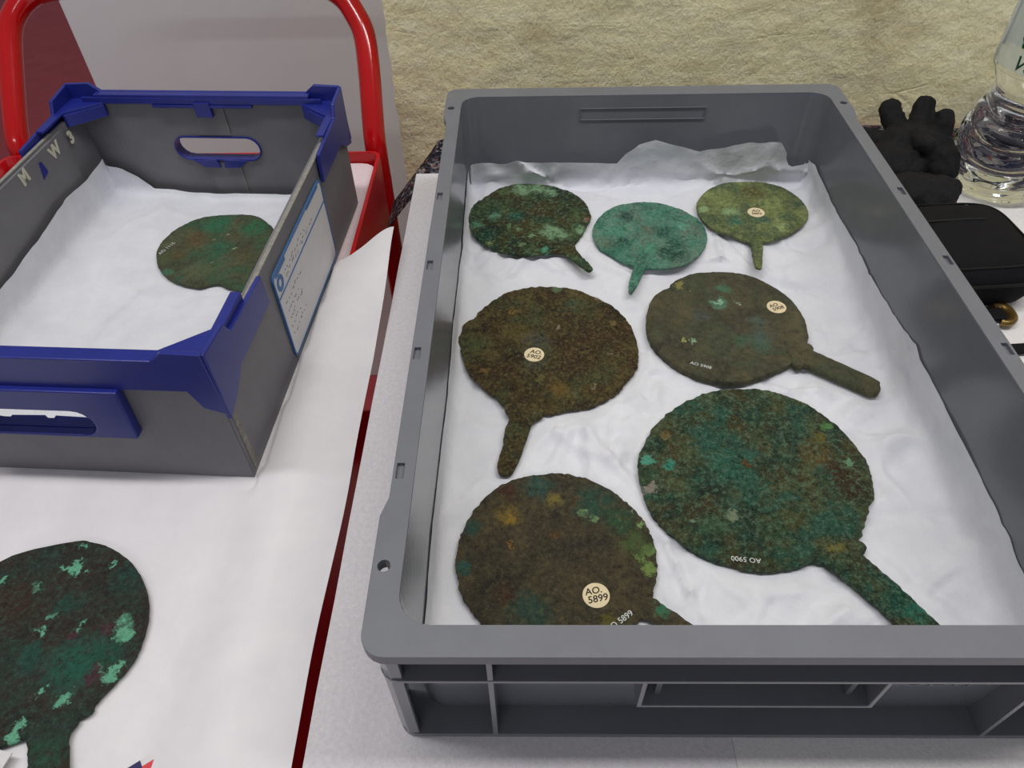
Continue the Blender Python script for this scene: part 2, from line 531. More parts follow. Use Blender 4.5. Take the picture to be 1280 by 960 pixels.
# ribs
ringo, ringi = rimrect(0.0035, 0.010), rimrect(0.0155, 0.014)
cobj('horizontal_rib', plate(ringo, [ringi], 0.0805, 0.0832), M['grey_plastic'], None, 0.0006)
cobj('base_flange', plate(rimrect(0.004, 0.010), [rimrect(0.0235, 0.014)], 0.0, 0.0045), M['grey_plastic'], None, 0.0008)
for x in (0.0605, 0.3395):
    for fl in (0, 1):
        prf = [(0.0038, 0.004), (0.0208, 0.004), (0.0140, 0.1125), (0.0038, 0.1125)]
        cobj('vertical_rib', plate([(0.6 - y if fl else y, z) for y, z in prf], [], x - 0.0014, x + 0.0014, (lambda y, z, d: (d, y, z))), M['grey_plastic'], None, 0.0005)
for y in (0.06, 0.18, 0.30, 0.42, 0.54):
    for fl in (0, 1):
        prf = [(0.0038, 0.004), (0.0162, 0.004), (0.0135, 0.1125), (0.0038, 0.1125)]
        cobj('vertical_rib', plate([(0.4 - x if fl else x, z) for x, z in prf], [], y - 0.0014, y + 0.0014, (lambda x, z, d: (x, d, z))), M['grey_plastic'], None, 0.0005)
for sx in (0, 1):
    for sy in (0, 1):
        mx = lambda x: 0.4 - x if sx else x
        my = lambda y: 0.6 - y if sy else y
        pr = [(0.0045, 0.030), (0.0045, 0.010), (0.010, 0.0045), (0.016, 0.0045), (0.016, 0.0075), (0.011, 0.0075), (0.0075, 0.011), (0.0075, 0.030)]
        cobj('corner_post', plate([(mx(x), my(y)) for x, y in pr], [], 0.003, 0.1125), M['grey_plastic'], None, 0.0005)
for flip in (0, 1):
    fy = (lambda y: 0.6 - y) if flip else (lambda y: y)
    fr = plate([(0.1375, 0.0475), (0.2630, 0.0475), (0.2630, 0.0815), (0.1375, 0.0815)], [[(0.1402, 0.0500), (0.2603, 0.0500), (0.2603, 0.0800), (0.1402, 0.0800)]], 0.0038, 0.0168,
               lambda x, z, d: (x, fy(d), z))
    cobj('handle_frame', fr, M['grey_plastic'], None, 0.0005)
    for x in (0.149, 0.251):
        ys = sorted((fy(0.010), fy(0.0168)))
        cobj('handle_rib', box(x - 0.0015, x + 0.0015, ys[0], ys[1], 0.049, 0.081), M['grey_plastic'])
t = text_vf('AULTA', 0.020, 0.0006, 'LEFT')
t = xf(t, Matrix.Translation((0.268, 0.0160, 0.0535)) @ Matrix.Rotation(R(90), 4, 'X'))
tag(cobj('moulded_lettering', t, M['grey_plastic']), 'moulded capital letters half hidden below the crate rim')
# low outlined panel pressed into the inner back wall
def back_y(z): return 0.6 - INB - 0.0008 - (0.1185 - z) * 0.052
def inlay(x, z, d): return (x, back_y(z) - d, z)
cobj('pressed_outline', plate([(0.1365, 0.0945), (0.2655, 0.0945), (0.2655, 0.1068), (0.1365, 0.1068)], [[(0.1370, 0.0950), (0.2650, 0.0950), (0.2650, 0.1063), (0.1370, 0.1063)]], -0.001, 0.0004, inlay), M['rim_plastic'])

# ------------------------------------------------------------------ bronze mirrors
MIRRORS = {
 'M1': dict(c=[839,5016],
   r=644,
   z=290,
   t=40,
   o=[[42,663],[272,588],[418,509],[544,358],[602,224],[634,13],[593,-122],[540,-276],[463,-425],[422,-508],[314,-613],[259,-608],[125,-626],[-20,-648],[-166,-631],[-313,-568],[-388,-515],[-478,-429],[-571,-299],[-627,-54],[-633,61],[-577,272],[-469,404],[-339,551],[-149,649]],
   h=[[314,-613,429,-487],[365,-691,460,-601],[466,-821,526,-723],[544,-913,591,-852]],
   p=[[-68,533,122,'8fb68c'],[95,542,81,'8fb68c'],[233,-270,125,'8fb68c'],[343,-337,63,'8fb68c'],[510,-254,75,'8fb68c'],[-353,32,78,'6fa585'],[-528,-124,77,'5f9a7c'],[228,476,74,'8fb68c'],[44,-343,35,'8aae80'],[-391,-435,30,'a0a860'],[-81,-478,47,'7a9060'],[141,139,182,'4a3d1c'],[354,-73,115,'4a3d1c'],[-146,5,91,'1f5a4c'],[-446,-280,88,'1d4a3c'],[572,-54,45,'8d6a58'],[-270,487,81,'5f6f3f'],[-221,-174,31,'6f8f60'],[151,-565,49,'4fa080'],[-119,-220,23,'7f9a70']],
   s=[]),
 'M2': dict(c=[2046,4754],
   r=572,
   z=260,
   t=40,
   o=[[8,569],[163,548],[311,473],[448,347],[540,208],[568,40],[558,-105],[495,-277],[399,-413],[275,-515],[125,-566],[17,-576],[-106,-568],[-212,-522],[-328,-461],[-427,-354],[-511,-260],[-558,-149],[-575,12],[-534,194],[-444,365],[-295,503],[-152,554]],
   h=[[-212,-522,-114,-562],[-230,-595,-150,-669],[-288,-794,-209,-817],[-304,-918,-277,-945]],
   p=[[4,51,113,'6d7a68'],[399,44,132,'6d7f6c'],[-198,290,96,'27483f'],[-294,-106,74,'27483f'],[151,15,112,'2f5a4c'],[194,-334,163,'244a3c'],[253,-179,111,'2c5a48'],[-467,-167,111,'66755f'],[334,111,76,'6fb398'],[-319,24,94,'62a588'],[-34,-268,91,'57a080']],
   s=[]),
 'M3': dict(c=[3141,5125],
   r=560,
   z=290,
   t=40,
   o=[[46,543],[242,512],[402,425],[505,281],[560,116],[566,-59],[510,-212],[400,-343],[260,-454],[110,-540],[-8,-576],[-159,-558],[-233,-515],[-329,-443],[-444,-360],[-517,-243],[-560,-106],[-560,68],[-506,211],[-389,374],[-205,503]],
   h=[[-164,-554,3,-570],[-145,-620,-22,-607],[-170,-818,-72,-820],[-179,-980,-121,-996]],
   p=[[228,-323,78,'98a870'],[-238,-78,95,'8faa78'],[-494,-4,58,'86a070'],[241,87,155,'7f8c55'],[-231,-231,94,'2d6355'],[483,47,106,'3c5040'],[335,-158,94,'42573f'],[63,-186,113,'3f5a48'],[76,308,158,'55502c'],[-215,241,138,'6f7a48']],
   s=[[26,-76]]),
 'M4': dict(c=[996,3233],
   r=787,
   z=170,
   t=50,
   o=[[-49,797],[136,784],[297,743],[452,629],[584,518],[687,350],[748,188],[769,-10],[760,-172],[721,-329],[626,-467],[563,-565],[431,-672],[304,-742],[147,-768],[7,-804],[-71,-808],[-374,-713],[-446,-629],[-556,-518],[-671,-367],[-734,-210],[-772,-48],[-811,63],[-783,148],[-761,279],[-667,351],[-631,442],[-496,610],[-356,726],[-193,782]],
   h=[[-374,-708,-71,-808],[-364,-795,-77,-849],[-337,-864,-140,-888],[-370,-964,-167,-944],[-384,-1117,-201,-1075],[-421,-1304,-259,-1275],[-415,-1381,-307,-1390]],
   p=[[85,-561,107,'7d6430'],[-313,422,44,'8d7438'],[-272,142,134,'665a30'],[-563,-329,46,'8d7040'],[580,248,43,'8d7848'],[-101,28,142,'5b5a50'],[-142,-242,110,'54564a'],[246,522,119,'4f6045'],[-651,6,152,'56633f'],[490,597,32,'a59a88'],[351,-514,19,'b5aa98'],[528,-143,18,'a59a88'],[422,64,19,'a59a88'],[95,210,19,'a59a88'],[94,762,57,'6a8a68'],[-90,-410,45,'6a6a38'],[224,-622,38,'6a6a45'],[376,78,246,'4a3826'],[207,-246,202,'473525']],
   s=[[-132,-142]]),
 'M5': dict(c=[2574,3473],
   r=718,
   z=190,
   t=75,
   o=[[-30,730],[160,727],[323,687],[468,578],[585,442],[659,296],[701,114],[698,-62],[648,-268],[452,-512],[296,-605],[146,-685],[-27,-730],[-188,-721],[-343,-669],[-492,-563],[-592,-441],[-675,-292],[-709,-150],[-708,8],[-667,200],[-592,370],[-506,457],[-414,515],[-408,560],[-270,665],[-147,719]],
   h=[[452,-512,648,-268],[473,-574,685,-331],[516,-572,667,-368],[558,-554,680,-381],[681,-644,768,-455],[867,-783,915,-576],[982,-873,1088,-724],[1023,-871,1092,-785]],
   p=[[71,464,84,'3f6a50'],[-4,262,76,'52806a'],[110,-237,85,'3d5540'],[236,-289,102,'3d5a4a'],[-340,-245,27,'8fae8a'],[-416,-231,16,'9aa060'],[-19,277,32,'8fb898'],[157,246,10,'a0b898'],[-267,439,11,'c8c4a0'],[-337,529,52,'7f7a45'],[37,-80,39,'3a3a38'],[276,-187,103,'46544c'],[-198,84,89,'454e4a'],[300,-4,88,'46524a'],[-566,-380,68,'45422e']],
   s=[[493,197],[-326,-567]]),
 'M6': dict(c=[2466,1853],
   r=838,
   z=170,
   t=60,
   o=[[39,824],[254,820],[412,759],[575,650],[715,480],[801,291],[848,124],[856,0],[836,-120],[814,-225],[739,-327],[714,-394],[633,-512],[583,-586],[250,-749],[40,-812],[-120,-823],[-256,-803],[-403,-748],[-535,-687],[-643,-573],[-738,-466],[-812,-311],[-844,-89],[-841,82],[-787,235],[-683,421],[-513,601],[-322,735],[-136,811]],
   h=[[250,-749,581,-590],[289,-765,625,-632],[314,-798,596,-689],[364,-838,571,-705],[463,-962,650,-813],[556,-1090,752,-962],[619,-1197,833,-1108],[659,-1266,889,-1197],[713,-1317,906,-1257]],
   p=[[-176,54,187,'2f6a58'],[-282,232,121,'2f6355'],[23,154,89,'336a5c'],[-772,107,56,'5fb89f'],[-622,44,52,'3f9a86'],[500,151,138,'6d5628'],[606,-24,117,'4a3018'],[-38,53,43,'6a4a20'],[-591,340,51,'7d6430'],[659,-167,133,'40301c'],[710,62,39,'7fae88'],[-228,-402,41,'98a080'],[411,-678,62,'8a8440'],[-785,-161,58,'a59a90'],[654,412,51,'5f8f50'],[563,306,61,'7a7030'],[-523,-445,26,'9ab8a0'],[189,-436,111,'5a5a30'],[-372,-478,110,'4a6a4a'],[760,-1126,99,'2f7f68'],[665,-1017,101,'1f5545'],[22,-522,109,'3c5a3c'],[-38,444,103,'524424']],
   s=[[-218,-758]]),
 'M7': dict(c=[987,1158],
   r=681,
   z=160,
   t=50,
   o=[[15,689],[140,669],[278,620],[411,534],[523,423],[614,297],[658,167],[680,50],[673,-79],[663,-157],[632,-249],[614,-309],[530,-447],[427,-539],[302,-614],[155,-661],[-28,-668],[-210,-642],[-342,-591],[-450,-522],[-549,-411],[-623,-294],[-651,-187],[-681,-85],[-672,4],[-662,120],[-611,274],[-542,408],[-423,547],[-300,623],[-143,665]],
   h=[[523,-450,613,-312],[593,-476,687,-375],[667,-522,772,-440],[775,-593,872,-522],[881,-660,955,-607]],
   p=[[-327,309,97,'7d6a35'],[7,434,68,'7d6f3a'],[160,443,42,'6b4420'],[13,169,36,'5b4020'],[-330,491,70,'4a2c1e'],[214,334,33,'8fb07a'],[270,281,27,'8fb07a'],[549,-31,48,'7f9f5a'],[610,-110,56,'7f9a55'],[606,219,41,'86a868'],[430,237,30,'86a868'],[613,34,43,'7f9f5a'],[529,338,18,'a0c098'],[-608,222,81,'2b5048'],[-621,-93,57,'2b5a50'],[-98,565,117,'2e524c'],[295,415,166,'2b4f42'],[448,271,119,'34543c'],[531,67,115,'4a6038'],[-182,-433,162,'2f4a40'],[-312,274,33,'9a7a30'],[3,308,60,'38332c'],[668,-411,54,'3f7a5c'],[300,-469,54,'5f5a28'],[-310,85,29,'8a6a38'],[-347,-294,83,'4a3226']],
   s=[[251,-304],[392,-490]]),
 'M8': dict(c=[-2286,4642],
   r=658,
   z=180,
   t=40,
   o=[[-38,659],[178,630],[332,507],[448,363],[529,189],[596,-44],[617,-267],[585,-449],[522,-573],[465,-639],[377,-652],[272,-607],[213,-592],[121,-532],[32,-545],[-50,-582],[-230,-542],[-416,-435],[-555,-280],[-648,-88],[-680,76],[-668,244],[-584,417],[-465,558],[-321,628]],
   h=[],
   p=[[-184,445,165,'2f6a4c'],[236,402,173,'2f6848'],[-23,32,158,'2f624a'],[426,124,119,'3a6840'],[-313,204,120,'5a4a2c'],[-427,-60,99,'54492c'],[-142,-348,153,'585e44'],[-57,-219,14,'c0c59a'],[130,46,18,'b0b58a'],[-31,267,16,'b0b58a'],[-147,184,16,'b0b58a'],[-467,-343,58,'3f6a52'],[-523,-122,118,'4d5236']],
   s=[[-576,34]]),
 'M9': dict(c=[-2420,605],
   r=731,
   z=60,
   t=40,
   o=[[-690,241],[-564,465],[-368,631],[-6,730],[115,719],[268,675],[443,568],[590,423],[684,265],[728,133],[745,-48],[721,-169],[665,-286],[595,-398],[537,-492],[-102,-724],[-346,-644],[-547,-484],[-681,-265],[-731,-13]],
   h=[[235,-539,537,-492],[279,-613,518,-568],[318,-686,544,-642],[354,-762,596,-761],[412,-881,642,-880],[465,-987,681,-986]],
   p=[[74,679,27,'6fb594'],[88,512,45,'6fb594'],[53,506,30,'6fb594'],[339,543,21,'6fb594'],[182,477,17,'6fb594'],[-111,374,33,'6fb594'],[-381,424,26,'6fb594'],[92,161,24,'6fb594'],[318,111,24,'6fb594'],[304,59,25,'6fb594'],[65,41,29,'6fb594'],[568,87,64,'6fb594'],[596,23,60,'6fb594'],[646,-194,44,'6fb594'],[624,-245,44,'6fb594'],[552,-211,33,'6fb594'],[246,-327,30,'6fb594'],[372,-415,40,'6fb594'],[410,-370,43,'6fb594'],[214,-546,39,'6fb594'],[211,-606,45,'6fb594'],[374,-152,188,'23594a'],[551,-83,103,'235040'],[148,246,109,'26453a'],[84,-118,104,'22483e'],[520,-236,59,'4a2f38'],[290,23,38,'4a2f38'],[485,59,53,'4a2f38'],[447,-686,110,'2a4a38'],[497,423,130,'22403a'],[-206,266,200,'3c2c22']],
   s=[]),
}
BASE = {   # patina tones dark to light, noise scale, pale grain, grain amount, two secondary tones, relief
 'M1': (['16201a', '2a3620', '3a4a2c', '56623a'], 34, '7fa080', 0.40, ('4a3f1e', '1f4a3e'), 0.0009),
 'M2': (['2f5248', '4c8570', '5f9680', '7a9484'], 46, '86b8a2', 0.30, ('6f8878', '3a7562'), 0.0007),
 'M3': (['44543c', '5a6440', '6c7648', '86905c'], 30, '98a878', 0.26, ('4d5c40', '767c4c'), 0.0004),
 'M4': (['2a261a', '453a25', '55492c', '6a5c36'], 46, '86794e', 0.50, ('4c5438', '4a3524'), 0.0011),
 'M5': (['34322a', '413e2e', '4a4633', '555039'], 26, '6a6a52', 0.18, ('414834', '4c4636'), 0.0003),
 'M6': (['22332a', '364a38', '4a5236', '5e6442'], 40, '76987c', 0.45, ('2f6050', '54482a'), 0.0010),
 'M7': (['2f2b26', '3e392f', '494233', '564d38'], 36, '6f6a48', 0.30, ('4a4432', '403a30'), 0.0006),
 'M8': (['38402e', '464a36', '4e533c', '5c5e45'], 30, '6a7054', 0.20, ('3a5a42', '554c34'), 0.0004),
 'M9': (['262422', '332d28', '382f29', '36403a'], 34, '3f6a58', 0.28, ('2c3a32', '3a2f29'), 0.0004),
}
LABELS = {
 'M1': 'small disc mirror blotched dark green and pale green, stubby tang pointing at turquoise mirror',
 'M2': 'small turquoise patinated disc mirror with short tapering tang, between two darker small mirrors',
 'M3': 'small olive green disc mirror with round sticker and short straight tang',
 'M4': 'brown crusty bronze mirror with collared dark tang and cream sticker near its centre',
 'M5': 'smooth dark olive thick disc mirror with long rod handle and off-centre cream sticker',
 'M6': 'largest bronze mirror, mottled teal and rust, thick green handle reaching the crate wall',
 'M7': 'dark brown bronze mirror with yellow-green crust and sticker reading AO. 5899',
 'M8': 'handleless green and brown mirror disc with broken lower edge in the blue-rimmed box',
 'M9': 'dark brown mirror with mint green blotches lying on white sheet of red trolley',
}
PAPER_FOOT = []

def make_mirror(key):
    d = MIRRORS[key]
    k = 1e-4
    c, t = [v * k for v in d['c']], d['t'] * k
    zb = d['z'] * k - t
    root = empty('bronze_mirror', (c[0], c[1], zb))
    tag(root, LABELS[key], 'mirror', 'ancient bronze mirrors')
    base, sc, speck, fine, alt, rel = BASE[key]
    mat = patina(key, base, sc, [(x * k, y * k, q * k, h) for x, y, q, h in d['p']], alt, speck, fine, rel, 1.18)
    rng = random.Random(hash(key) % 97 + int(key[1]))
    out = catmull([(x * k, y * k, 0) for x, y in d['o']][::-1], 7, True)
    n = len(out)
    seed = int(key[1]) * 13.7
    jag = 0.0005 if key in ('M2', 'M3', 'M5', 'M9') else (0.0006 if key == 'M8' else 0.0011)
    o2 = []
    for v in out:
        e = noise.noise(Vector((v.x * 260, v.y * 260, seed))) + 0.7 * noise.noise(Vector((v.x * 700, v.y * 700, seed)))
        o2.append(v * (1 + jag * e / v.length))
    calm = [Vector((x * k, y * k, 0)) for x, y in d['s']]
    rough = dict(M1=0.0009, M2=0.0007, M3=0.0005, M4=0.0011, M5=0.0003, M6=0.0010, M7=0.0007, M8=0.0005, M9=0.0004)[key]
    def topz(x, y):
        b = noise.noise(Vector((x * 90, y * 90, seed))) + 0.8 * noise.noise(Vector((x * 240, y * 240, seed))) + 0.5 * noise.noise(Vector((x * 600, y * 600, seed)))
        w = 1.0
        for q in calm: w *= sstep(0.006, 0.013, math.hypot(x - q.x, y - q.y))
        return t + rough * b * 0.8 * w
    rings, top = [], []
    RS = [0.04 + 0.92 * i / 21 for i in range(22)] + [0.978, 0.99]
    for s in RS: rings.append([Vector((v.x * s, v.y * s, topz(v.x * s, v.y * s) - 0.0003 * sstep(0.9, 1, s))) for v in o2])
    rings.append([Vector((v.x * 0.999, v.y * 0.999, topz(v.x, v.y) - min(0.0011, t * 0.3))) for v in o2])
    rings.append([Vector((v.x, v.y, t * 0.5)) for v in o2])
    rings.append([Vector((v.x * 0.994, v.y * 0.994, 0.0006)) for v in o2])
    rings.append([Vector((v.x * 0.97, v.y * 0.97, 0.0)) for v in o2])
    V, F = loft(rings[::-1], True, True)
    obj('disc', (V, F), mat, root, 75)
    if d['h']:
        st = [(Vector((a * k, b * k, 0)), Vector((p * k, q * k, 0))) for a, b, p, q in d['h']]
        mid = (st[0][0] + st[0][1]) / 2
        inw = -mid.normalized() * 0.010
        st = [(st[0][0] * 0.4 + st[0][1] * 0.6 * 0 + mid * 0.6 + inw, st[0][1] * 0.4 + mid * 0.6 + inw)] + st
        L = catmull([s[0] for s in st], 6)
        Rr = catmull([s[1] for s in st], 6)
        hth = t * (1.25 if key in ('M4', 'M5', 'M6', 'M7') else 1.15)
        rg = []
        for i, (a, b) in enumerate(zip(L, Rr)):
            m_, w_ = (a + b) / 2, (b - a) / 2
            fr = i / (len(L) - 1)
            th = hth * (1 - 0.25 * fr * (key in ('M1', 'M2', 'M3')))
            lift = t * 0.5 + 0.15 * t * sstep(0, 0.25, fr)
            sec = []
            for q in range(20):
                a_ = 2 * math.pi * q / 20
                cs, sn = math.cos(a_), math.sin(a_)
                ex = 0.62
                px = math.copysign(abs(cs) ** ex, cs)
                pz = math.copysign(abs(sn) ** ex, sn)
                v = m_ + w_ * px
                e = 0.0007 * noise.noise(Vector((v.x * 300, v.y * 300, seed + q * 0.35))) * (0.4 if key == 'M5' else 1)
                sec.append(Vector((v.x + e * px, v.y + e * px, lift + pz * th / 2 + e * abs(pz))))
            rg.append(sec)
        # rounded tip
        lastm = (L[-1] + Rr[-1]) / 2
        dirv = (lastm - (L[-4] + Rr[-4]) / 2).normalized()
        hw = (L[-1] - Rr[-1]).length / 2
        cz = sum((v.z for v in rg[-1]), 0) / 20
        for s, q in ((0.8, 0.35), (0.45, 0.55)):
            rg.append([Vector((lastm.x + (v.x - lastm.x) * s, lastm.y + (v.y - lastm.y) * s, cz + (v.z - cz) * s)) + dirv * hw * q for v in rg[len(L) - 1]])
        minz = min(v.z for sec in rg for v in sec)
        if minz < -0.0002:
            for sec in rg:
                for v in sec: v.z = max(v.z, -0.0002)
        V, F = loft(rg)
        # keep normals outward
        obj('handle', (V, [q[::-1] for q in F]) if (L[1] - L[0]).cross(Rr[0] - L[0]).z > 0 else (V, F), mat, root, 75)
        PAPER_FOOT.append((c, zb, d['r'] * k, [((a + b) / 2 + Vector((c[0], c[1], 0)), (a - b).length / 2) for a, b in zip(L, Rr)]))
    else:
        PAPER_FOOT.append((c, zb, d['r'] * k, []))
    return root, calm, t, topz

def sticker(root, p, t, lines, rot, rad=0.0086):
    s = obj('sticker', plate(circle(p.x, p.y, rad, 28), [], t - 0.0008, t + 0.0004), M['sticker'], root)
    tag(s, 'round cream paper sticker with handwritten number')
    for (txt, dx, dy, size) in lines:
        tv = text_vf(txt, size, 0.0, 'CENTER', 0.00010, 0.12)
        mm = Matrix.Translation((p.x, p.y, t + 0.0005)) @ Matrix.Rotation(rot, 4, 'Z') @ Matrix.Translation((dx, dy, 0))
        obj('handwriting', xf(tv, mm), M['ink'], s)

def number(root, p, t, txt, rot, size=0.0052):
    tv = text_vf(txt, size, 0.0, 'CENTER', 0.00005)
    tag(obj('inventory_number', xf(tv, Matrix.Translation((p.x, p.y, t + 0.0006)) @ Matrix.Rotation(rot, 4, 'Z')), M['white_ink'], root), 'small white painted inventory number')

for key in MIRRORS:
    root, calm, t, topz = make_mirror(key)
    if key == 'M3': sticker(root, calm[0], t, [('AO', 0, 0.0024, 0.0055), ('5893', 0, -0.0026, 0.005)], R(-5))
    if key == 'M4': sticker(root, calm[0], t, [('AO.', 0.001, 0.0030, 0.0062), ('5902', 0, -0.0028, 0.0062)], R(-14))
    if key == 'M5':
        sticker(root, calm[0], t, [('AO', -0.0015, 0.0026, 0.0058), ('5908', 0, -0.0024, 0.0058)], R(22))
        number(root, calm[1] * 0.97, t, 'AO 5908', R(-22), 0.0048)
    if key == 'M6': number(root, calm[0] * 0.985, t, 'AO 5900', R(173), 0.0052)
    if key == 'M7':
        sticker(root, calm[0], t, [('AO.', -0.001, 0.0032, 0.0066), ('5899', 0.0003, -0.0026, 0.0068)], R(12), 0.0088)
        number(root, calm[1] * 0.985, t, 'AO 5899', R(36), 0.0056)
    if key == 'M8': number(root, calm[0], t, 'AO 1115', R(66), 0.0058)

# ------------------------------------------------------------------ tissue papers
def creases(seed, count, x0, x1, y0, y1, amp, wid):
    g = random.Random(seed)
    out = []
    for _ in range(count):
        a = g.uniform(0, math.pi)
        out.append((g.uniform(x0, x1), g.uniform(y0, y1), math.cos(a), math.sin(a), g.uniform(0.03, 0.13), g.uniform(0.3, 1) * amp * g.choice((1, 1, -0.7)), g.uniform(0.5, 1.2) * wid))
    return out
def crease_h(cr, x, y):
    h = 0.0
    for px, py, c, s, ln, am, w in cr:
        dx, dy = x - px, y - py
        al = dx * c + dy * s
        if abs(al) > ln: continue
        ac = -dx * s + dy * c + 0.25 * al * al / ln
        if abs(ac) < w: h += am * (1 - abs(ac) / w) * (1 - (al / ln) ** 2)
    return h
def clear_mirrors(x, y, z):
    for c, zb, rad, hs in PAPER_FOOT:
        q = math.hypot(x - c[0], y - c[1])
        if q < rad + 0.02:
            z = min(z, zb - 0.0006 + 0.35 * max(0.0, q - rad - 0.001)) if q > rad - 0.004 else min(z, zb - 0.0010)
        for m_, w_ in hs:
            q = math.hypot(x - m_.x, y - m_.y)
            if q < w_ + 0.014: z = min(z, zb - 0.0008 + 0.35 * max(0.0, q - w_ - 0.001))
    return z

def fold(a, lo, hi, rad):
    """flat paper coordinate -> (position, height up the wall)"""
    for s, w in ((-1, lo), (1, hi)):
        over = s * (a - w) + rad
        if over > 0:
            ang = over / rad
            if ang < math.pi / 2: return w - s * rad + s * rad * math.sin(ang), rad * (1 - math.cos(ang))
            return w, rad + over - rad * math.pi / 2
    return a, 0.0

def lined_paper(name, x0, x1, y0, y1, taper, zfloor, ext, nx, ny, cr, rad, small, place=None):
    """a sheet lying in a tray and climbing its four walls; ext = heights up the walls as tables"""
    def fn(i, j):
        a = x0 + (x1 - x0) * i
        b = y0 + (y1 - y0) * j
        eb, ef = interp(ext['back'], a), interp(ext['front'], a)
        el, er = interp(ext['left'], b), interp(ext['right'], b)
        # stretch the outer tenth of the grid out to the wall extents
        q = 0.07
        A = a if q < i < 1 - q else (x0 + q * (x1 - x0) - (el + (q * (x1 - x0))) * (1 - i / q) if i <= q else x1 - q * (x1 - x0) + (er + q * (x1 - x0)) * (1 - (1 - i) / q))
        B = b if q < j < 1 - q else (y0 + q * (y1 - y0) - (ef + (q * (y1 - y0))) * (1 - j / q) if j <= q else y1 - q * (y1 - y0) + (eb + q * (y1 - y0)) * (1 - (1 - j) / q))
        X, hx = fold(A, x0, x1, rad)
        Y, hy = fold(B, y0, y1, rad)
        h = max(hx, hy)
        wx = -1 if A < (x0 + x1) / 2 else 1
        wy = -1 if B < (y0 + y1) / 2 else 1
        n = noise.noise(Vector((A * 14, B * 14, 2.0)))
        n2 = noise.noise(Vector((A * 45, B * 45, 9.0)))
        lean = (h * 0.10 * (0.8 + n) + 0.0015 * abs(n2)) * (0.25 if place is None and wx < 0 and hx > hy else 1.0)
        X += wx * taper * h - wx * lean * (hx > 0.002)
        Y += wy * taper * h - wy * lean * (hy > 0.002) * 1.3
        if place is None and hx > hy and hx > 0.006:
            wall_x = interp([(0.0085, 0.0195), (0.018, 0.0180), (0.09, 0.0164)], 0.010 + h) + 0.0006 + 0.0007 * abs(n2) + 0.004 * max(0.0, n) * sstep(0.5, 1.0, h / 0.03) * (wx > 0)
            k_ = sstep(0.006, 0.012, hx)
            X = X * (1 - k_) + (wall_x if wx < 0 else 0.4 - wall_x) * k_
        ch = crease_h(cr, A, B)
        Y -= wy * min(0.005, abs(ch)) * 1.1 * sstep(0.006, 0.016, hy)
        z = zfloor(X, Y) + small * (0.8 * n + 0.5 * n2) + ch
        if hx < 0.004 and hy < 0.004:
            w = clear_mirrors(X, Y, z) if place is None else place(X, Y, z)
            z = w
            z = max(z, 0.0056)
        return (X, Y, max(z, 0.0056) + h)
    return heightfield(nx, ny, fn)

ext = dict(
    back=[(0.02, 0.022), (0.035, 0.027), (0.11, 0.029), (0.178, 0.026), (0.186, 0.038), (0.20, 0.050), (0.214, 0.054), (0.262, 0.040), (0.314, 0.050), (0.343, 0.048), (0.353, 0.036), (0.358, 0.018), (0.370, 0.024), (0.39, 0.02)],
    front=[(0.0, 0.02), (0.4, 0.022)],
    left=[(0.0, 0.026), (0.055, 0.028), (0.118, 0.034), (0.19, 0.029), (0.2425, 0.024), (0.325, 0.031), (0.40, 0.022), (0.44, 0.010), (0.475, 0.015), (0.548, 0.020), (0.6, 0.020)],
    right=[(0.0, 0.028), (0.0738, 0.030), (0.1064, 0.035), (0.18, 0.040), (0.28, 0.042), (0.35, 0.037), (0.416, 0.032), (0.47, 0.024), (0.49, 0.025), (0.538, 0.030), (0.58, 0.022)])
def crate_floor(x, y): return 0.0102 + 0.0125 * sstep(0.34, 0.47, y)
cr = creases(5, 130, 0.02, 0.38, 0.03, 0.57, 0.0042, 0.008) + creases(8, 70, 0.03, 0.38, 0.03, 0.57, 0.0062, 0.016)
paper = obj('tissue_paper', lined_paper('p', 0.0195, 0.3805, 0.0275, 0.568, 0.015, crate_floor, ext, 170, 240, cr, 0.009, 0.0016), M['tissue'], None, 50)
tag(paper, 'crumpled white tissue paper lining the grey crate under the mirrors', 'paper')

# ------------------------------------------------------------------ red trolley
CR = R(-1.2)
cart = empty('utility_trolley', (-0.33, 0.16, FLOOR), 0.0)
tag(cart, 'red enamelled trolley with tubular push handle beside the table', 'trolley')
def kobj(name, vf, mat, *a, **k):
    return obj(name, xf(vf, Matrix.Translation((0.33, -0.16, -FLOOR))), mat, cart, *a, **k)
KX0, KX1, KY0, KY1 = -0.560, -0.0955, -0.36, 0.674
def tray(z0, z1, zf):
    w = 0.004
    o_, i_ = rrect(KX0, KX1, KY0, KY1, 0.012, 4), rrect(KX0 + w, KX1 - w, KY0 + w, KY1 - w, 0.010, 4)
    wallv = plate(o_, [i_], z0, z1)
    flr = plate(i_, [], zf - 0.004, zf)
    return wallv, flr
for z0, z1, zf in ((-0.085, 0.012, -0.014), (-0.56, -0.46, -0.54)):
    wv_, fv_ = tray(z0, z1, zf)
    tr = kobj('tray', wv_, M['red_tray'], None, 0.0012)
    kobj('tray_floor', fv_, M['red_tray'])
RB = 0.0135
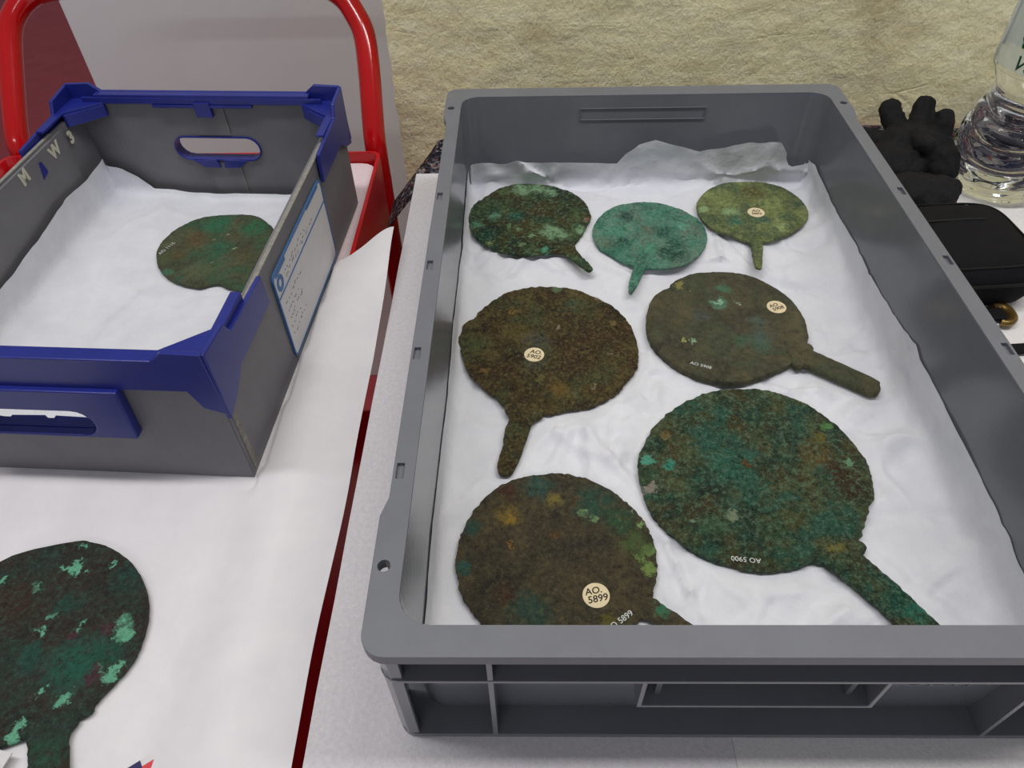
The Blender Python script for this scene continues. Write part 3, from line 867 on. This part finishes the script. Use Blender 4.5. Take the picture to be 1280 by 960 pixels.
for x, xt in ((-0.105, -0.117), (-0.551, -0.551)):
    kobj('leg', tube([(x, 0.690, FLOOR + 0.085), (x, 0.690, -0.03)], RB, 16), M['red'], 60)
    xf_ = x + (0.012 if x < -0.3 else -0.012)
    kobj('leg', tube([(xf_, KY0 - 0.015, FLOOR + 0.085), (xf_, KY0 - 0.015, -0.01)], RB, 16), M['red'], 60)
    for y in (0.690, KY0 - 0.015):
        kobj('caster_wheel', xf(loft([[(0.016 * s, 0.04 * q * math.cos(2 * math.pi * i / 20), 0.04 * q * math.sin(2 * math.pi * i / 20)) for i in range(20)] for s, q in ((-1, 0.85), (-0.7, 1), (0.7, 1), (1, 0.85))]), Matrix.Translation((x, y, FLOOR + 0.04))), M['rubber'], 40)
        kobj('caster_fork', merge(box(x - 0.022, x - 0.018, y - 0.014, y + 0.014, FLOOR + 0.03, FLOOR + 0.086), box(x + 0.018, x + 0.022, y - 0.014, y + 0.014, FLOOR + 0.03, FLOOR + 0.086), box(x - 0.022, x + 0.022, y - 0.014, y + 0.014, FLOOR + 0.082, FLOOR + 0.088)), M['steel'])
hp = [(-0.105, 0.690, -0.04), (-0.1055, 0.692, 0.0), (-0.1070, 0.704, 0.0255), (-0.1100, 0.7452, 0.0777), (-0.1145, 0.772, 0.110), (-0.124, 0.7873, 0.1278), (-0.140, 0.802, 0.145), (-0.165, 0.810, 0.155),
      (-0.22, 0.812, 0.158), (-0.33, 0.812, 0.158), (-0.44, 0.812, 0.158), (-0.495, 0.811, 0.157), (-0.522, 0.806, 0.1504), (-0.541, 0.7944, 0.1364), (-0.550, 0.7795, 0.1186), (-0.552, 0.7548, 0.0891), (-0.552, 0.7032, 0.0277), (-0.551, 0.692, 0.0), (-0.551, 0.690, -0.04)]
kobj('push_handle', tube(catmull(hp, 6), RB, 20), M['red'], 60)
fp = obj('foam_pad', plate(rrect(KX0 + 0.0055, KX1 - 0.0055, KY0 + 0.0055, KY1 - 0.0055, 0.02, 4), [], -0.0138, -0.0006), M['foam_pink'], None, None, 0.0015)
tag(fp, 'pinkish white foam pad filling the top tray of the red trolley', 'foam pad')

# sheet of white paper on the trolley, its right edge hanging over the tray's lip
def cart_sheet(i, j):
    x = -0.552 + (0.552 - 0.0553) * (1 - (1 - i) ** 1.5)
    yb = 0.452 + 0.040 * sstep(-0.11, -0.055, x)
    y = -0.34 + (yb + 0.34) * j
    n = noise.noise(Vector((x * 7, y * 7, 4)))
    x += 0.0022 * noise.noise(Vector((0, y * 9, 2))) * sstep(0.8, 1.0, i)
    lip = 0.0132 * sstep(-0.150, -0.0975, x)
    droop = 0.22 * max(0.0, x + 0.0925)
    z = 0.0006 + lip - droop + max(0.0, n) * 0.0012 * sstep(0.02, 0.2, i)
    # corner at the back springs up
    z += 0.020 * sstep(0.30, 0.50, y) * sstep(-0.105, -0.050, x)
    if x < -0.1150 + 0.05 * (y - 0.39) and 0.18 < y < 0.60: z = min(z, 0.0010)
    c, zb, rad, hs = PAPER_FOOT[-1]
    q = math.hypot(x - c[0], y - c[1])
    if q < rad + 0.03 or (abs(x - c[0] - 0.02) < 0.04 and y < c[1]): z = min(z, 0.0014)
    return (x, y, z)
sh = obj('paper_sheet', heightfield(120, 130, cart_sheet), M['sheet'], None, 60)
tag(sh, 'smooth white paper sheet on the red trolley under blue-rimmed box, edge overhanging', 'paper')

# ------------------------------------------------------------------ corrugated box with blue rim
BA = R(-3.0)
bx = empty('corrugated_box', (-0.2598, 0.391, 0.0014), BA)
tag(bx, 'grey corrugated plastic box with blue plastic rim on the red trolley', 'box')
W, L, T = 0.140, 0.192, 0.004
xz = lambda y0: (lambda x, z, d: (x, y0 + d, z))
yz = lambda x0: (lambda y, z, d: (x0 + d, y, z))
def slot(hw, z0, z1, n=8):
    rad = (z1 - z0) / 2
    zc = (z0 + z1) / 2
    p = [(hw - rad + rad * math.cos(R(-90 + 180 * i / n)), zc + rad * math.sin(R(-90 + 180 * i / n))) for i in range(n + 1)]
    return p + [(-x, z) for x, z in p[::-1]]
hole = slot(0.0475, 0.0535, 0.081)
for s in (-1, 1):
    nm = 'front_panel' if s < 0 else 'back_panel'
    y0 = -L if s < 0 else L - T
    obj(nm, plate([(-W, 0.0), (W, 0.0), (W, 0.1175), (-W, 0.1175)], [hole], 0, T, xz(y0)), M['corrugated'], bx)
    x0 = -W if s < 0 else W - T
    sp = obj('side_panel', plate([(-L + T, 0.0), (L - T, 0.0), (L - T, 0.110), (-L + T, 0.110)], [], 0, T, yz(x0)), M['corrugated'], bx)
    obj('cut_edge', box(x0 + 0.0002, x0 + T - 0.0002, -L + 0.06, L - 0.06, 0.1095, 0.1108), M['edge_board'], sp)
    # doubled inner ply of the side wall
    xi = -W + T if s < 0 else W - T - 0.0032
    obj('inner_ply', box(xi, xi + 0.0032, -L + 0.05, L - 0.05, 0.02, 0.1085), M['corrugated'], sp)
    # rim bar along the short side: outer band, ledge, inner lip
    yo = s * 0.1962
    band = [(-0.143, 0.1335), (-0.117, 0.1345), (-0.1075, 0.1270), (0.1075, 0.1270), (0.117, 0.1345), (0.143, 0.1335), (0.1455, 0.0765), (0.1290, 0.0830), (0.1225, 0.0990), (-0.1225, 0.0990), (-0.1290, 0.0830), (-0.1455, 0.0765)]
    bar = obj('rim_bar', plate(band, [], 0, 0.0040, (lambda x, z, d: (x, yo - s * d, z))), M['blue'], bx, None, 0.0008)
    ya, yb = sorted((yo - s * 0.001, s * 0.1845))
    obj('ledge', box(-0.112, 0.112, ya, yb, 0.1235, 0.1266), M['blue'], bar, None, 0.0006)
    ya, yb = sorted((s * 0.1862, s * 0.1836))
    obj('inner_lip', box(-0.125, 0.125, ya, yb, 0.1175, 0.1240), M['blue'], bar, None, 0.0005)
    obj('inner_strip', box(-0.052, 0.052, ya - (0.0015 if s > 0 else -0.0005), yb, 0.1145, 0.1172), M['blue'], bar)
    ya, yb = sorted((s * 0.1880, s * 0.1815))
    obj('clip', box(-0.0085, 0.0085, ya, yb, 0.1045, 0.1200), M['blue'], bar, None, 0.0006)
    # grip frame around the hand hole
    hf = plate([(-0.0755, 0.1000), (0.0755, 0.1000), (0.0720, 0.0520), (-0.0720, 0.0520)], [slot(0.0465, 0.0545, 0.0800)], 0, 0.0085, (lambda x, z, d: (x, s * (0.1921 + d), z)))
    g = obj('grip_frame', hf, M['blue'], bx, None, 0.001)
    obj('grip_liner', plate(slot(0.0474, 0.0536, 0.0809), [slot(0.0462, 0.0552, 0.0796)], 0, 0.0075, (lambda x, z, d: (x, s * (0.1860 + d), z))), M['blue'], g)
    ya, yb = sorted((s * 0.1862, s * 0.1838))
    for q in (-1, 1):
        tab = [(q * 0.002, 0.0462), (q * 0.020, 0.0470), (q * 0.030, 0.0545), (q * 0.004, 0.0555)]
        obj('grip_tab', plate(tab, [], 0, 0.0022, (lambda x, z, d: (x, s * (0.1878 - 0.0018 - d), z))), M['blue'], g)
obj('bottom_panel', box(-W + T, W - T, -L + T, L - T, 0.0, T), M['corrugated'], bx)
for sx in (-1, 1):
    for sy in (-1, 1):
        side = [(0.1950, 0.1330), (0.1620, 0.1300), (0.1550, 0.1185), (0.0900, 0.1150), (0.0880, 0.0880), (0.1580, 0.0885), (0.1770, 0.0770), (0.1950, 0.0715)]
        cb = obj('corner_bracket', plate([(sy * a, b) for a, b in side], [], 0, 0.0036, (lambda y, z, d: (sx * (0.1450 - d), y, z))), M['blue'], bx, None, 0.0008)
        obj('gusset', plate([(sx * 0.142, sy * 0.1930), (sx * 0.098, sy * 0.1930), (sx * 0.104, sy * 0.1835), (sx * 0.1345, sy * 0.160), (sx * 0.1345, sy * 0.120), (sx * 0.142, sy * 0.120)], [], 0.1165, 0.1190 if sy > 0 else 0.1240), M['blue'], cb, None, 0.0006)
        obj('inner_wedge', plate([(sx * 0.1355, sy * 0.186), (sx * 0.104, sy * 0.186), (sx * 0.104, sy * 0.1825), (sx * 0.1325, sy * 0.158), (sx * 0.1355, sy * 0.158)], [], 0.1045, 0.1168), M['blue'], cb, None, 0.0006)
# joint of the wrap on the back panel and its pale scored line
for za, zb_ in ((0.005, 0.0515), (0.083, 0.118)):
    zs = [za + (zb_ - za) * q / 24 for q in range(25)]
    obj('seam', plate([(-0.0143, zb_), (-0.0143, za)] + [(-0.0158 - 0.0009 * (q % 2), z) for q, z in enumerate(zs)], [], 0.1866, 0.1882, (lambda x, z, d: (x, d, z))), M['corrugated'], bx)
    obj('scored_line', box(0.0183, 0.0191, 0.1864, 0.1882, za, zb_), M['edge_board'], bx)
obj('overlap_ply', plate([(-0.0150, 0.004), (0.0185, 0.004), (0.0185, 0.0515), (-0.0150, 0.0515)], [], 0.1868, 0.1884, (lambda x, z, d: (x, d, z))), M['corrugated'], bx)
obj('overlap_ply', plate([(-0.0150, 0.083), (0.0185, 0.083), (0.0185, 0.118), (-0.0150, 0.118)], [], 0.1868, 0.1884, (lambda x, z, d: (x, d, z))), M['corrugated'], bx)
# open cut edge running down the near right corner
obj('corner_edge', box(W - 0.0006, W + 0.0005, -L + 0.0006, -L + 0.0020, 0.004, 0.074), M['corrugated'], bx)
obj('corner_edge', merge(*[box(W - 0.001, W + 0.0007, -L + 0.0052, -L + 0.0110, 0.004 + 0.0026 * i, 0.0056 + 0.0026 * i) for i in range(26)]), M['edge_board'], bx)
# card pocket on the right wall
pk = obj('label_card', plate(rrect(-0.068, 0.084, 0.0085, 0.0945, 0.006), [], 0.0004, 0.0016, yz(W)), M['card'], bx)
tag(pk, 'white label card with blue border and faint handwriting')
obj('border', plate(rrect(-0.0685, 0.0845, 0.0080, 0.0950, 0.006), [rrect(-0.0668, 0.0828, 0.0096, 0.0934, 0.005)], 0.0004, 0.0021, yz(W)), M['label_blue'], pk)
obj('ruled_line', box(W + 0.001, W + 0.0020, -0.067, 0.083, 0.0706, 0.0720), M['label_blue'], pk)
for y0, y1, z0 in ((-0.062, -0.035, 0.0895), (0.035, 0.075, 0.0910)):
    obj('corner_patch', box(W + 0.001, W + 0.0019, y0, y1, z0, 0.0935), M['label_blue'], pk)
obj('ring_emblem', plate(circle(-0.056, 0.0815, 0.0072, 24), [circle(-0.056, 0.0815, 0.0035, 16)], 0.001, 0.0021, yz(W)), M['label_blue'], pk)
g = random.Random(3)
sc_ = []
for row, (z, y0, y1) in enumerate(((0.083, -0.040, 0.02), (0.0775, -0.040, 0.045), (0.060, -0.055, -0.01), (0.052, -0.055, -0.020), (0.044, -0.055, -0.015), (0.036, -0.058, -0.030), (0.028, -0.058, -0.020))):
    y = y0
    while y < y1:
        w_ = g.uniform(0.0012, 0.004)
        sc_.append(xf(box(W + 0.0012, W + 0.0018, -w_ / 2, w_ / 2, -0.0003, 0.0003), Matrix.Translation((0, y, z + g.uniform(-0.0015, 0.0015))) @ Matrix.Rotation(g.uniform(-1.2, 1.2), 4, 'X')))
        y += g.uniform(0.002, 0.009)
obj('handwriting', merge(*sc_), M['steel'], pk)
# pale painted capitals and a blue plug on the inside of the left wall
for ch, y, z, ang in (('M', 0.066, 0.1010, 8), ('W', 0.121, 0.0985, 6), ('3', 0.152, 0.0965, 4)):
    tv = text_vf(ch, 0.0165, 0.0002, 'CENTER', 0.0008)
    mm = Matrix.Translation((-W + T + 0.0036, y, z)) @ Matrix.Rotation(R(90), 4, 'Z') @ Matrix.Rotation(R(90), 4, 'X') @ Matrix.Rotation(R(ang), 4, 'Z')
    obj('painted_mark', xf(tv, mm), M['pale_mark'], bx)
obj('slot_plug', plate([(0.088, 0.086), (0.0985, 0.089), (0.0960, 0.1005), (0.0925, 0.1015)], [], 0, 0.0006, yz(-W + T + 0.0032)), M['blue'], bx)

# tissue in the box (sheet drawn in box coordinates, then set in place)
extb = dict(back=[(-0.14, 0.040), (-0.125, 0.036), (-0.10, 0.018), (-0.085, 0.002), (0.13, 0.0)], front=[(-0.14, 0.02), (0.14, 0.02)],
            left=[(-0.19, 0.028), (-0.03, 0.028), (0.05, 0.034), (0.093, 0.040), (0.14, 0.036), (0.165, 0.040), (0.19, 0.036)], right=[(-0.19, 0.012), (0.19, 0.006)])
cb_, sb_ = math.cos(BA), math.sin(BA)
def box_clear(x, y, z):
    wx, wy = -0.2598 + x * cb_ - y * sb_, 0.391 + x * sb_ + y * cb_
    c, zb, rad, hs = PAPER_FOOT[7]
    q = math.hypot(wx - c[0], wy - c[1])
    lim = zb - 0.0024
    return min(z, lim + 0.2 * max(0.0, q - rad - 0.001)) if q < rad + 0.03 else z
crb = creases(21, 26, -0.13, 0.13, -0.18, 0.18, 0.0022, 0.012)
pv = lined_paper('b', -0.1310, 0.1310, -0.1820, 0.1815, 0.0, lambda x, y: 0.0122 + 0.004 * sstep(-0.03, -0.1, x), extb, 110, 140, crb, 0.010, 0.0018, box_clear)
pv = ([(-0.2598 + x * cb_ - y * sb_, 0.391 + x * sb_ + y * cb_, z + 0.0010) for x, y, z in pv[0]], pv[1])
bp = obj('tissue_paper', pv, M['tissue'], None, 60)
tag(bp, 'white tissue paper lining the blue-rimmed box, peaked in its corner', 'paper')

# ------------------------------------------------------------------ cards at the trolley's near side
sb = empty('scale_card', (-0.1370, -0.0050, 0.0016), math.atan2(-0.0078, 0.0055))
tag(sb, 'small photographic scale card with navy and red squares on white sheet', 'scale card')
obj('card', box(0.0, 0.10, -0.030, 0.0, 0.0, 0.0010), M['card'], sb)
for i in range(10):
    for j in range(3):
        x0 = (0.0042 if j == 0 else 0.0003) + i * 0.0098
        if i % 2 == j // 2 and x0 < 0.09:
            obj('printed_square', box(x0, x0 + 0.0098, -0.0009 - (j + 1) * 0.0082, -0.0009 - j * 0.0082, 0.0009, 0.0013), M['print_red'] if j == 0 else M['navy'], sb)
wc = empty('paper_tag', (-0.2170, -0.0085, 0.0078), R(-12))
tag(wc, 'blank white card tag resting on the handle of the mint-blotched mirror', 'tag')
obj('card', box(-0.05, 0.0, -0.035, 0.0, 0.0, 0.0009), M['card'], wc)
obj('card_edge', box(-0.05, 0.0, -0.035, -0.034, 0.0009, 0.0012), M['card'], wc)

# ------------------------------------------------------------------ water bottle
BXC, BYC = 0.610, 0.600
bt = empty('water_bottle', (BXC, BYC, 0.0008))
tag(bt, 'clear plastic bottle of water with green-printed film label, by the gloves', 'bottle')
prof = [(0.0, 0.004), (0.024, 0.004), (0.040, 0.0), (0.0475, 0.004), (0.0510, 0.012), (0.0542, 0.026), (0.0558, 0.040), (0.0562, 0.054), (0.0548, 0.066), (0.0512, 0.0785), (0.0450, 0.094), (0.0412, 0.105), (0.0425, 0.113), (0.0470, 0.122), (0.0520, 0.132), (0.0530, 0.140), (0.0530, 0.205), (0.0515, 0.228), (0.046, 0.252), (0.033, 0.274), (0.018, 0.290), (0.0140, 0.296), (0.0140, 0.308)]
pp = catmull([(a, b, 0) for a, b in prof[1:]], 5)
NS = 72
rg = []
for v in pp:
    ring = []
    for i in range(NS):
        a = 2 * math.pi * i / NS
        z = v.y
        wv_ = 0.0
        if 0.014 < z < 0.104:
            env = sstep(0.014, 0.024, z) * (1 - sstep(0.094, 0.104, z))
            wv_ = -0.0028 * env * (0.5 + 0.5 * math.cos(2 * math.pi * (z / 0.023 + 0.35 * math.sin(2 * a)))) ** 3
        if z < 0.012: wv_ -= 0.002 * (0.5 + 0.5 * math.cos(6 * a)) * (v.x > 0.02)
        ring.append(((v.x + wv_) * math.cos(a), (v.x + wv_) * math.sin(a), z))
    rg.append(ring)
obj('body', loft(rg), M['water'], bt, 60)
obj('cap', loft([[(q * math.cos(2 * math.pi * i / 40) * (1 + 0.02 * (i % 2)), q * math.sin(2 * math.pi * i / 40) * (1 + 0.02 * (i % 2)), z) for i in range(40)] for q, z in ((0.0158, 0.301), (0.0158, 0.318), (0.0145, 0.3195))]), M['cap'], bt, 40)
lab = obj('film_label', loft([[(0.0537 * math.cos(2 * math.pi * i / 72), 0.0537 * math.sin(2 * math.pi * i / 72), z) for i in range(72)] for z in (0.137, 0.204)], False, False), M['film'], bt, 60)
tag(lab, 'clear film label with green rosette and lettering')
def wrap(vf, rad): return [(rad * math.cos(v[0] / rad), rad * math.sin(v[0] / rad), v[1]) for v in vf[0]], vf[1]
AZ = R(-162)
rw = 0.0541
tv = text_vf('Volvic', 0.019, 0.0, 'LEFT', 0.0002, 0.3)
obj('lettering', wrap(([(v[0] + AZ * rw, v[1] + 0.1455) for v in tv[0]], tv[1]), rw), M['dark_print'], lab)
ros = []
for i in range(64):
    a = 2 * math.pi * i / 64
    q = 0.0105 * (1 + 0.10 * math.cos(8 * a))
    ros.append((AZ * rw + 0.0095 + q * math.cos(a), 0.168 + q * math.sin(a)))
rv = plate(ros, [circle(AZ * rw + 0.0105, 0.168, 0.0042, 20)], 0, 0.0003)
obj('rosette', wrap(([(v[0], v[1]) for v in rv[0]], rv[1]), rw + 0.0001), M['green_print'], lab)
for k_ in range(4):
    obj('printed_stripe', wrap(([(AZ * rw + a, 0.186 + 0.0022 * k_ + b) for a, b in ((0.0, 0), (0.006, 0.0004), (0.012, 0), (0.012, 0.0009), (0.006, 0.0013), (0.0, 0.0009))], [(0, 1, 4, 5), (1, 2, 3, 4)]), rw), M['cap'], lab)

# ------------------------------------------------------------------ black pouch, strap, buckle
def rounded_block(cx_, cy_, z0, hx, hy, h, n=40, ex=0.42):
    rings = []
    for s, z in ((0.80, 0.0), (0.93, 0.006), (1.0, 0.018), (1.01, 0.030), (0.98, 0.040), (0.90, 0.0475), (0.76, 0.0525), (0.50, 0.055), (0.2, 0.056)):
        ring = []
        for i in range(n):
            a = 2 * math.pi * i / n
            x = math.copysign(abs(math.cos(a)) ** ex, math.cos(a)) * hx * s
            y = math.copysign(abs(math.sin(a)) ** ex, math.sin(a)) * hy * s
            w = 0.0016 * noise.noise(Vector((x * 40, y * 40, z * 60)))
            ring.append((cx_ + x + w, cy_ + y + w, z0 + max(0.0, z * h / 0.056 + (w * 1.2 if z > 0.01 else 0))))
        rings.append(ring)
    return loft(rings)
pc = empty('camera_pouch', (0.480, 0.4335, 0.0006), R(4))
tag(pc, 'black padded camera pouch lying on foam beside the grey crate', 'pouch')
body = obj('body', rounded_block(0, 0, 0, 0.072, 0.058, 0.055), M['black'], pc, 70)
def seam_at(z, hx, hy): return [(x, y, z) for x, y in [(hx * math.copysign(abs(math.cos(2 * math.pi * i / 60)) ** 0.42, math.cos(2 * math.pi * i / 60)), hy * math.copysign(abs(math.sin(2 * math.pi * i / 60)) ** 0.42, math.sin(2 * math.pi * i / 60))) for i in range(61)]]
obj('zip', tube(seam_at(0.033, 0.0732, 0.0592), 0.0016, 6, False), M['black_seam'], pc, 60)
obj('top_seam', tube(seam_at(0.048, 0.0640, 0.0512), 0.0011, 6, False), M['black_seam'], pc, 60)
obj('flap_edge', tube([(-0.05, 0.012, 0.0545), (-0.02, 0.013, 0.0555), (0.015, 0.014, 0.0555), (0.035, 0.014, 0.0545)], 0.0011, 6), M['black_seam'], pc, 60)
bk = empty('strap_buckle', (0.5150, 0.3700, 0.0008), R(-5))
tag(bk, 'amber brown curved buckle on black webbing below the pouch', 'buckle')
obj('ring', tube([(0.0095 * math.cos(R(a)), 0.0125 * math.sin(R(a)), 0.0050) for a in range(-115, 116, 10)], 0.0034, 10, True, 1.25), M['brass'], bk, 60)
obj('webbing', box(-0.026, 0.004, -0.007, 0.008, 0.0015, 0.0058), M['black'], bk, None, 0.001)
sp_ = []
for i in range(30):
    t_ = i / 29
    sp_.append((0.455 + 0.40 * t_, 0.322 + 0.085 * t_ - 0.02 * math.sin(3 * t_), 0.004))
def ribbon(path, w, th):
    V, F = [], []
    for i, p in enumerate(path):
        a, b = Vector(path[max(0, i - 1)]), Vector(path[min(len(path) - 1, i + 1)])
        n_ = Vector((-(b - a).y, (b - a).x, 0)).normalized() * w / 2
        for q in (n_, -n_):
            for z in (-th / 2, th / 2): V.append((p[0] + q.x, p[1] + q.y, p[2] + z))
    for i in range(len(path) - 1):
        k = i * 4
        F += [(k, k + 4, k + 5, k + 1), (k + 3, k + 7, k + 6, k + 2), (k + 1, k + 5, k + 7, k + 3), (k, k + 2, k + 6, k + 4)]
    F += [(0, 1, 3, 2), (len(V) - 4, len(V) - 2, len(V) - 1, len(V) - 3)]
    return V, F
tag(obj('strap', ribbon(sp_, 0.011, 0.0025), M['black'], None), 'flat black strap lying across the white foam by the buckle', 'strap')

# ------------------------------------------------------------------ gloves
def blob(name, parts, mat, voxel=0.0022, wrinkle=0.0022, seed=0.0):
    o = obj('tmp', merge(*parts), None)
    md = o.modifiers.new('r', 'REMESH')
    md.mode, md.voxel_size = 'VOXEL', voxel
    sm = o.modifiers.new('s', 'SMOOTH')
    sm.iterations = 4
    me = bpy.data.meshes.new_from_object(o.evaluated_get(bpy.context.evaluated_depsgraph_get()))
    bpy.data.objects.remove(o)
    me.materials.append(mat)
    ns = [v.normal.copy() for v in me.vertices]
    for v, n_ in zip(me.vertices, ns):
        p = v.co
        w = noise.noise(Vector((p.x * 60, p.y * 60, p.z * 60 + seed))) + 0.6 * abs(noise.noise(Vector((p.x * 110 + 20 * p.z, p.y * 90, seed)))) + 0.3 * noise.noise(p * 260)
        v.co = p + n_ * wrinkle * w
        v.co.z = max(v.co.z, 0.0008)
    for p in me.polygons: p.use_smooth = True
    me.name = name
    g_ = bpy.data.objects.new(name, me)
    COL.objects.link(g_)
    return g_
def cap_(a, b, r0, r1):
    a, b = Vector(a), Vector(b)
    pts = [a + (b - a) * t_ for t_ in (0, 0.25, 0.5, 0.75, 1.0)]
    d_ = (b - a).normalized()
    rad = [r0 + (r1 - r0) * t_ for t_ in (0, 0.25, 0.5, 0.75, 1.0)]
    return tube([a - d_ * r0 * 0.9, a - d_ * r0 * 0.5] + pts + [b + d_ * r1 * 0.5, b + d_ * r1 * 0.9], [r0 * 0.35, r0 * 0.85] + rad + [r1 * 0.85, r1 * 0.35], 12)
gl1 = blob('glove', [ellipsoid((0.515, 0.622, 0.030), 0.046, 0.036, 0.029), ellipsoid((0.488, 0.598, 0.026), 0.034, 0.034, 0.025), ellipsoid((0.540, 0.605, 0.026), 0.024, 0.030, 0.024),
    cap_((0.508, 0.640, 0.040), (0.501, 0.668, 0.059), 0.0125, 0.0115), cap_((0.528, 0.645, 0.042), (0.540, 0.672, 0.061), 0.0125, 0.0110),
    cap_((0.544, 0.632, 0.038), (0.557, 0.650, 0.054), 0.0125, 0.0120), cap_((0.490, 0.628, 0.036), (0.472, 0.640, 0.040), 0.0120, 0.0110),
    cap_((0.510, 0.612, 0.052), (0.514, 0.590, 0.056), 0.0105, 0.0095)], M['glove'], 0.0022, 0.0036, 3.0)
tag(gl1, 'crumpled black glove with two fingertips standing up against the wall', 'glove', 'black gloves')
gl2 = blob('glove', [ellipsoid((0.490, 0.545, 0.022), 0.052, 0.030, 0.021), ellipsoid((0.455, 0.545, 0.020), 0.030, 0.040, 0.019), cap_((0.470, 0.532, 0.024), (0.445, 0.522, 0.016), 0.0115, 0.0105), cap_((0.510, 0.550, 0.030), (0.535, 0.552, 0.024), 0.012, 0.011),
    cap_((0.490, 0.532, 0.030), (0.498, 0.522, 0.022), 0.0105, 0.0095), cap_((0.465, 0.560, 0.030), (0.440, 0.572, 0.022), 0.011, 0.010), cap_((0.515, 0.530, 0.026), (0.530, 0.520, 0.016), 0.011, 0.010)], M['glove'], 0.0022, 0.0038, 9.0)
tag(gl2, 'flattened black glove lying between the fingered glove and the pouch', 'glove', 'black gloves')
